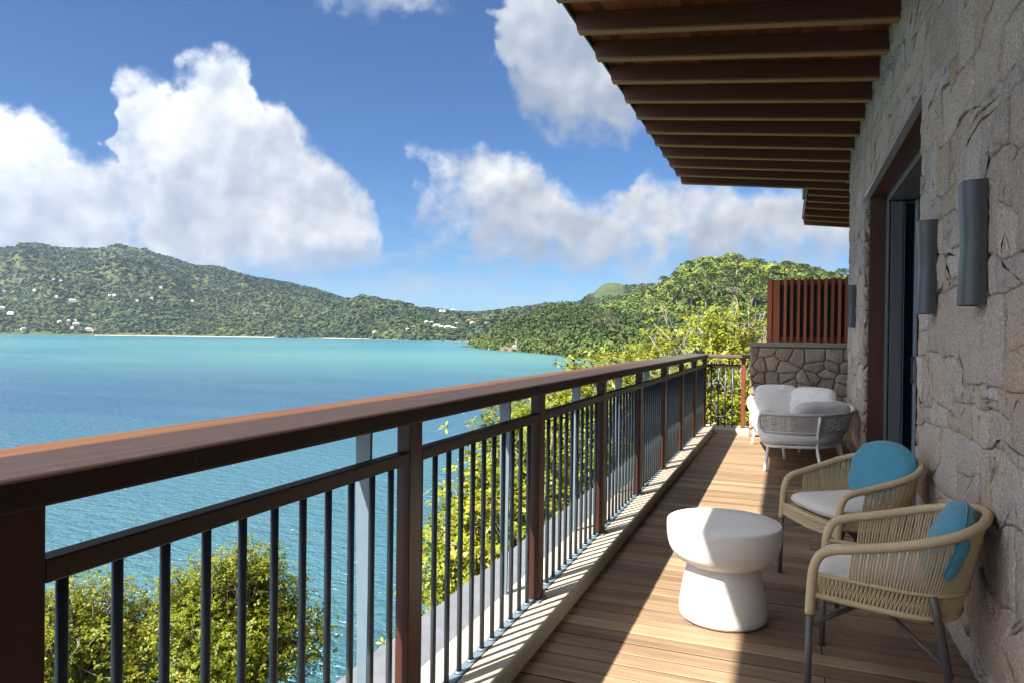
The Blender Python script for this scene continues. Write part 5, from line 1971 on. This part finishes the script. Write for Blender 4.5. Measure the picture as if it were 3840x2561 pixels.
rr = random.Random(6)
rock_me = []
for s in range(4):
    rg = np.random.default_rng(60 + s)
    V_, F_ = [], []
    nlat, nlon = 5, 8
    for i in range(nlat + 1):
        for j in range(nlon):
            th_, ph = math.pi * i / nlat, 2 * math.pi * j / nlon
            r_ = 1 + rg.normal(0, .16)
            V_.append((math.sin(th_) * math.cos(ph) * r_, math.sin(th_) * math.sin(ph) * r_, math.cos(th_) * r_ * .7))
    for i in range(nlat):
        for j in range(nlon):
            F_.append((i * nlon + j, (i + 1) * nlon + j, (i + 1) * nlon + (j + 1) % nlon, i * nlon + (j + 1) % nlon))
    rock_me.append(MB().add(V_, F_).mesh('boulder', M['rock']))
for k in range(46):
    az_ = -24.2 + 3.6 * k / 45 + rr.uniform(-.05, .05)
    D = float(interp(head.shore, az_)) + rr.uniform(-4, 3)
    s_ = rr.uniform(.8, 2.0)
    o = link('boulder', rock_me[k % 4], None, tuple(pol(az_, D, rr.uniform(-.2, .5))), (rr.random() * 6, rr.random() * 6, rr.random() * 6), (s_ * 1.3, s_ * 1.1, s_))
    tag(o, 'brown shore boulder at the waterline of the headland', 'boulder', 'boulders along the headland shore')
jetty = empty('boardwalk', tuple(pol(-21.6, 655)), label='timber boardwalk on stilts along the rocks of the headland', cat='boardwalk')
J0, J1 = pol(-22.36, 672, 3.2) - Vector(jetty.location), pol(-20.85, 640, 2.6) - Vector(jetty.location)
MB().tube([J0, J1], 1.3, 4, flat=.22).build('walkway', M['jetty'], jetty)
for k in range(10):
    p = J0.lerp(J1, k / 9)
    MB().tube([p + Vector((0, 0, -3.4)), p + Vector((0, 0, 1.0))], .16, 5).build('stilt', M['jetty'], jetty)
MB().tube([J0 + Vector((0, 0, 1.0)), J1 + Vector((0, 0, 1.0))], .09, 4).build('handrail', M['jetty'], jetty)
pav = empty('pavilion', tuple(pol(-24.05, 838)), R(24), 'small white pavilion on stilts over the water at the tip of the headland', 'pavilion')
MB().box(-4.6, 4.6, -3, 3, .7, 1.1).build('platform', M['jetty'], pav)
for x in (-4, -1.3, 1.3, 4):
    for y_ in (-2.5, 2.5):
        MB().box(x - .15, x + .15, y_ - .15, y_ + .15, -1.5, 3.7).build('column', M['house_wall'], pav)
MB().box(-4.9, 4.9, -3.3, 3.3, 3.7, 4.1).build('roof', M['roof_white'], pav)
MB().box(-4.4, 4.4, -2.7, -2.6, 1.1, 2.1).build('balustrade', M['house_wall'], pav)
cot = empty('hut', tuple(pol(-21.2, 652, 2.2)), R(21), 'little grey roofed hut beside the boardwalk on the headland', 'hut')
MB().box(-2.2, 2.2, -1.6, 1.6, 0, 2.2).build('wall', M['jetty'], cot)
MB().add([(-2.8, -2.2, 2.2), (2.8, -2.2, 2.2), (2.8, 2.2, 2.2), (-2.8, 2.2, 2.2), (-1, 0, 3.9), (1, 0, 3.9)], [(0, 1, 5, 4), (2, 3, 4, 5), (1, 2, 5), (3, 0, 4), (3, 2, 1, 0)]).build('roof', M['roof_grey'], cot)
pole = empty('lamp_pole', tuple(pol(-21.05, 648, 2)), label='slim white pole standing behind the boardwalk', cat='pole')
MB().tube([(0, 0, 0), (0, 0, 8.5)], .22, 6).build('shaft', M['house_wall'], pole)
MB().tube([(0, 0, 8.5), (1.6, 0, 9.2)], .16, 5).build('arm', M['house_wall'], pole)

# land under the balcony, hidden by the trees
bank_c = [(-60, -9000), (-60, -9000)]
V_, F_ = [], []
xs = [-15.5, -13.0, -9.0, -5.5, -2.5, .5, 12, 60]
zs = [ZW - 1.2, ZW - .3, ZW + .8, ZW + 2.2, ZW + 4.5, ZW + 6.5, ZW + 7.5, ZW + 8]
ys = np.linspace(-60, 240, 61)
for yv in ys:
    wob = float(fbm2(np.array([yv * .06]), np.array([0.0]), 3, 3)[0] - .5) * 6
    shift = -max(0, yv - 30) * .05
    for x, z in zip(xs, zs):
        V_.append((x + wob * (1 if x < 0 else .2) + shift, yv, z))
n2 = len(xs)
for i in range(len(ys) - 1):
    for j in range(n2 - 1):
        F_.append((i * n2 + j, i * n2 + j + 1, (i + 1) * n2 + j + 1, (i + 1) * n2 + j))
tag(MB().add(V_, F_).build('ground', M['under'], None, True), kind='structure')
lower = empty('building', (1.5, 4, ZW + 4), label='rendered lower storey carrying the balcony', cat='building')
MB().box(-2.7, 4.0, -8.0, 7.4, 0, 8.2).build('wall', plain('render', (0.42, 0.39, 0.35), .9, .1), lower)


# ------------------------------------------------------------------ trees close to the balcony
def near_tree(name, base, crown_c, crown_r, label, seed, twigs, ros, leaf_l, leaf_w, per, mat, bark, trunk_r=.16, bare=0.0, group=None, lean=(0, 0), clusters=7, hang=0.0):
    """trunk and limbs grown towards twig ends spread through an ellipsoid; leaves sit in rosettes round the twig ends"""
    rg = np.random.default_rng(seed)
    B = Vector(base)
    t = empty(name, base, label=label, cat='tree', group=group)
    C = Vector(crown_c) - B
    Rr = Vector(crown_r)
    mb = MB()
    fork = C + Vector((lean[0], lean[1], -Rr.z * .75))
    trunk = catmull([(0, 0, -.5), (fork.x * .35 + rg.normal(0, .12), fork.y * .35 + rg.normal(0, .12), fork.z * .4), fork], 5)
    mb.tube(trunk, [trunk_r * (1 - .45 * i / len(trunk)) for i in range(len(trunk))], 8)
    # clusters give the crown its lumps and gaps
    cl = []
    for k in range(clusters):
        a = k / clusters * 6.283 + rg.normal(0, .3)
        e = rg.uniform(-.45, 1.0)
        d = Vector((math.cos(a) * math.cos(e), math.sin(a) * math.cos(e), math.sin(e)))
        cl.append((C + Vector((d.x * Rr.x, d.y * Rr.y, d.z * Rr.z)) * rg.uniform(.42, .62), rg.uniform(.46, .66)))
    cl.append((C + Vector((0, 0, Rr.z * .55)), .5))
    limbs = []
    for cc, s_ in cl:
        m1 = fork.lerp(cc, .5) + Vector((rg.normal(0, .14), rg.normal(0, .14), rg.uniform(-.1, .25)))
        pts = catmull([fork - Vector((0, 0, rg.uniform(0, .3) * Rr.z)), m1, cc], 5)
        mb.tube(pts, [trunk_r * .55 * (1 - .75 * i / len(pts)) + .008 for i in range(len(pts))], 6)
        limbs.append((pts, cc, s_))
    Cn, Nn = [], []
    for k in range(twigs):
        pts, cc, s_ = limbs[rg.integers(0, len(limbs))]
        d = Vector(rg.normal(0, 1, 3)).normalized()
        if d.z < -.35 and rg.random() < .6:
            d.z = -d.z
        tip = cc + Vector((d.x * Rr.x, d.y * Rr.y, d.z * Rr.z)) * s_ * (rg.random() ** .45)
        st = pts[rg.integers(len(pts) // 3, len(pts))]
        m1 = st.lerp(tip, .55) + Vector((rg.normal(0, .10), rg.normal(0, .10), rg.normal(0, .08)))
        tw = catmull([st, m1, tip], 3)
        mb.tube(tw, [.016 * (trunk_r / .16) * (1 - .7 * i / len(tw)) + .003 for i in range(len(tw))], 4, caps=False)
        isbare = rg.random() < bare
        for q in range(3):
            e2 = tip + Vector((rg.normal(0, .14), rg.normal(0, .14), rg.uniform(0, .22)))
            if isbare:
                mb.tube([tip.lerp(m1, .2 * q), tip.lerp(e2, .5) + Vector((rg.normal(0, .05), rg.normal(0, .05), 0)), e2 + Vector((0, 0, .08))], [.011, .008, .004], 3, caps=False)
        if isbare:
            continue
        for q in range(ros):
            Cn.append(tuple(tip + Vector((rg.normal(0, .17), rg.normal(0, .17), rg.normal(.02, .12)))))
            nn = Vector(rg.normal(0, .55, 3)) + Vector((0, 0, .75)) + (tip - C).normalized() * .5
            Nn.append(tuple(nn.normalized()))
    mb.build('trunk', bark, t, True)
    # rosettes of leaves
    C_ = np.repeat(np.array(Cn), per, 0)
    N_ = np.repeat(np.array(Nn), per, 0)
    n = len(C_)
    ref = rg.normal(0, 1, (n, 3))
    a = np.cross(N_, ref)
    a /= np.linalg.norm(a, axis=1, keepdims=True) + 1e-9
    out = a * 1.0 + N_ * rg.uniform(-.15, .65, (n, 1))
    out[:, 2] -= hang * rg.random(n)
    out /= np.linalg.norm(out, axis=1, keepdims=True)
    side = np.cross(N_, out)
    side /= np.linalg.norm(side, axis=1, keepdims=True) + 1e-9
    L = leaf_l * rg.uniform(.6, 1.15, (n, 1))
    Wd = leaf_w * rg.uniform(.75, 1.15, (n, 1))
    p0 = C_ + out * L * .12
    p1 = C_ + out * L * .62 + side * Wd - N_ * L * .02
    p3 = C_ + out * L * .62 - side * Wd - N_ * L * .02
    p2 = C_ + out * L - N_ * L * .16
    V_ = np.stack([p0, p1, p2, p3], 1).reshape(-1, 3)
    F_ = np.arange(n * 4).reshape(n, 4)
    link('crown', np_mesh('crown', V_, F_, mat), t)
    return t


GT = 'leafy trees just outside the balcony'
# lower left, seen down through the balusters
near_tree('shore_tree', (-10.6, 12.6, ZW + .2), (-11.15, 12.1, -5.35), (1.65, 2.0, 2.1), 'olive green tree below the railing in the lower left, right hand crown', 11, 850, 12, .092, .021, 7, M['leaf_mangrove'], M['bark_dark'], .15, .02, GT, clusters=10)
near_tree('shore_tree', (-13.2, 10.4, ZW + .2), (-13.4, 10.2, -5.6), (1.9, 2.2, 1.9), 'olive green tree in the lower left corner beside the first post', 12, 650, 11, .092, .021, 7, M['leaf_mangrove'], M['bark'], .16, .08, GT, clusters=9)
near_tree('shore_tree', (-9.6, 9.0, ZW + .3), (-9.8, 9.2, -7.2), (2.6, 2.2, 1.8), 'darker green tree at the bottom edge behind the nearest balusters', 19, 260, 9, .092, .021, 7, M['leaf_mangrove'], M['bark_dark'], .14, .05, GT, clusters=8)
# beside the balcony
near_tree('almond_tree', (-4.3, 10.4, ZW + 3.2), (-4.05, 10.3, -2.6), (1.25, 1.9, 2.9), 'bright yellow green tree close behind the middle of the railing', 21, 900, 10, .132, .027, 7, M['leaf_near'], M['bark'], .15, .08, GT, clusters=11, hang=.3)
near_tree('almond_tree', (-3.7, 14.2, ZW + 4), (-3.75, 14.0, -1.55), (2.0, 2.2, 2.5), 'bright yellow green tree further along behind the railing', 22, 850, 10, .132, .027, 7, M['leaf_near'], M['bark'], .15, .12, GT, clusters=11, hang=.3)
near_tree('almond_tree', (-1.0, 17.2, ZW + 5), (-1.15, 17.0, -.4), (2.3, 2.2, 2.6), 'bright yellow green tree with bare twigs left of the slatted screen', 23, 1000, 10, .132, .027, 7, M['leaf_near'], M['bark'], .17, .42, GT, clusters=12, hang=.2)
near_tree('almond_tree', (-3.6, 20.0, ZW + 5), (-3.7, 20.0, -.9), (2.4, 2.4, 2.3), 'rounded bright tree at the left end of the bright trees over the rail', 24, 850, 10, .132, .027, 7, M['leaf_near'], M['bark'], .16, .15, GT, clusters=11, hang=.2)
near_tree('almond_tree', (1.4, 20.5, ZW + 6), (1.2, 20.5, -.5), (2.4, 2.2, 2.6), 'bright tree with many pale twigs partly hidden by the slatted screen', 25, 800, 10, .132, .027, 7, M['leaf_near'], M['bark'], .16, .45, GT, clusters=11, hang=.2)
near_tree('almond_tree', (-1.4, 13.6, ZW + 5), (-1.3, 13.4, -2.6), (1.5, 1.3, 2.0), 'low bright tree seen through the short end railing', 26, 700, 10, .132, .027, 7, M['leaf_near'], M['bark'], .14, .10, GT, clusters=9, hang=.3)
near_tree('almond_tree', (-6.0, 24.5, ZW + 4), (-6.0, 24.5, -2.1), (2.6, 2.6, 2.3), 'bright tree lowest on the left just above the handrail', 27, 700, 10, .132, .027, 7, M['leaf_near'], M['bark'], .16, .12, GT, clusters=10, hang=.2)


# ------------------------------------------------------------------ the air over the bay
def haze_mat():
    m, T = material('sea_air')
    v = T.n('ShaderNodeVolumePrincipled', {'Color': (0.58, 0.75, 1.0, 1), 'Density': 0.00003, 'Anisotropy': 0.25})
    T.n('ShaderNodeOutputMaterial', {'Volume': v.outputs[0]})
    return m


tag(MB().box(-8800, 8800, -8800, 8800, ZW - 2.5, 520).build('haze', haze_mat()), 'thin sea haze over the whole bay', 'haze', kind='stuff')
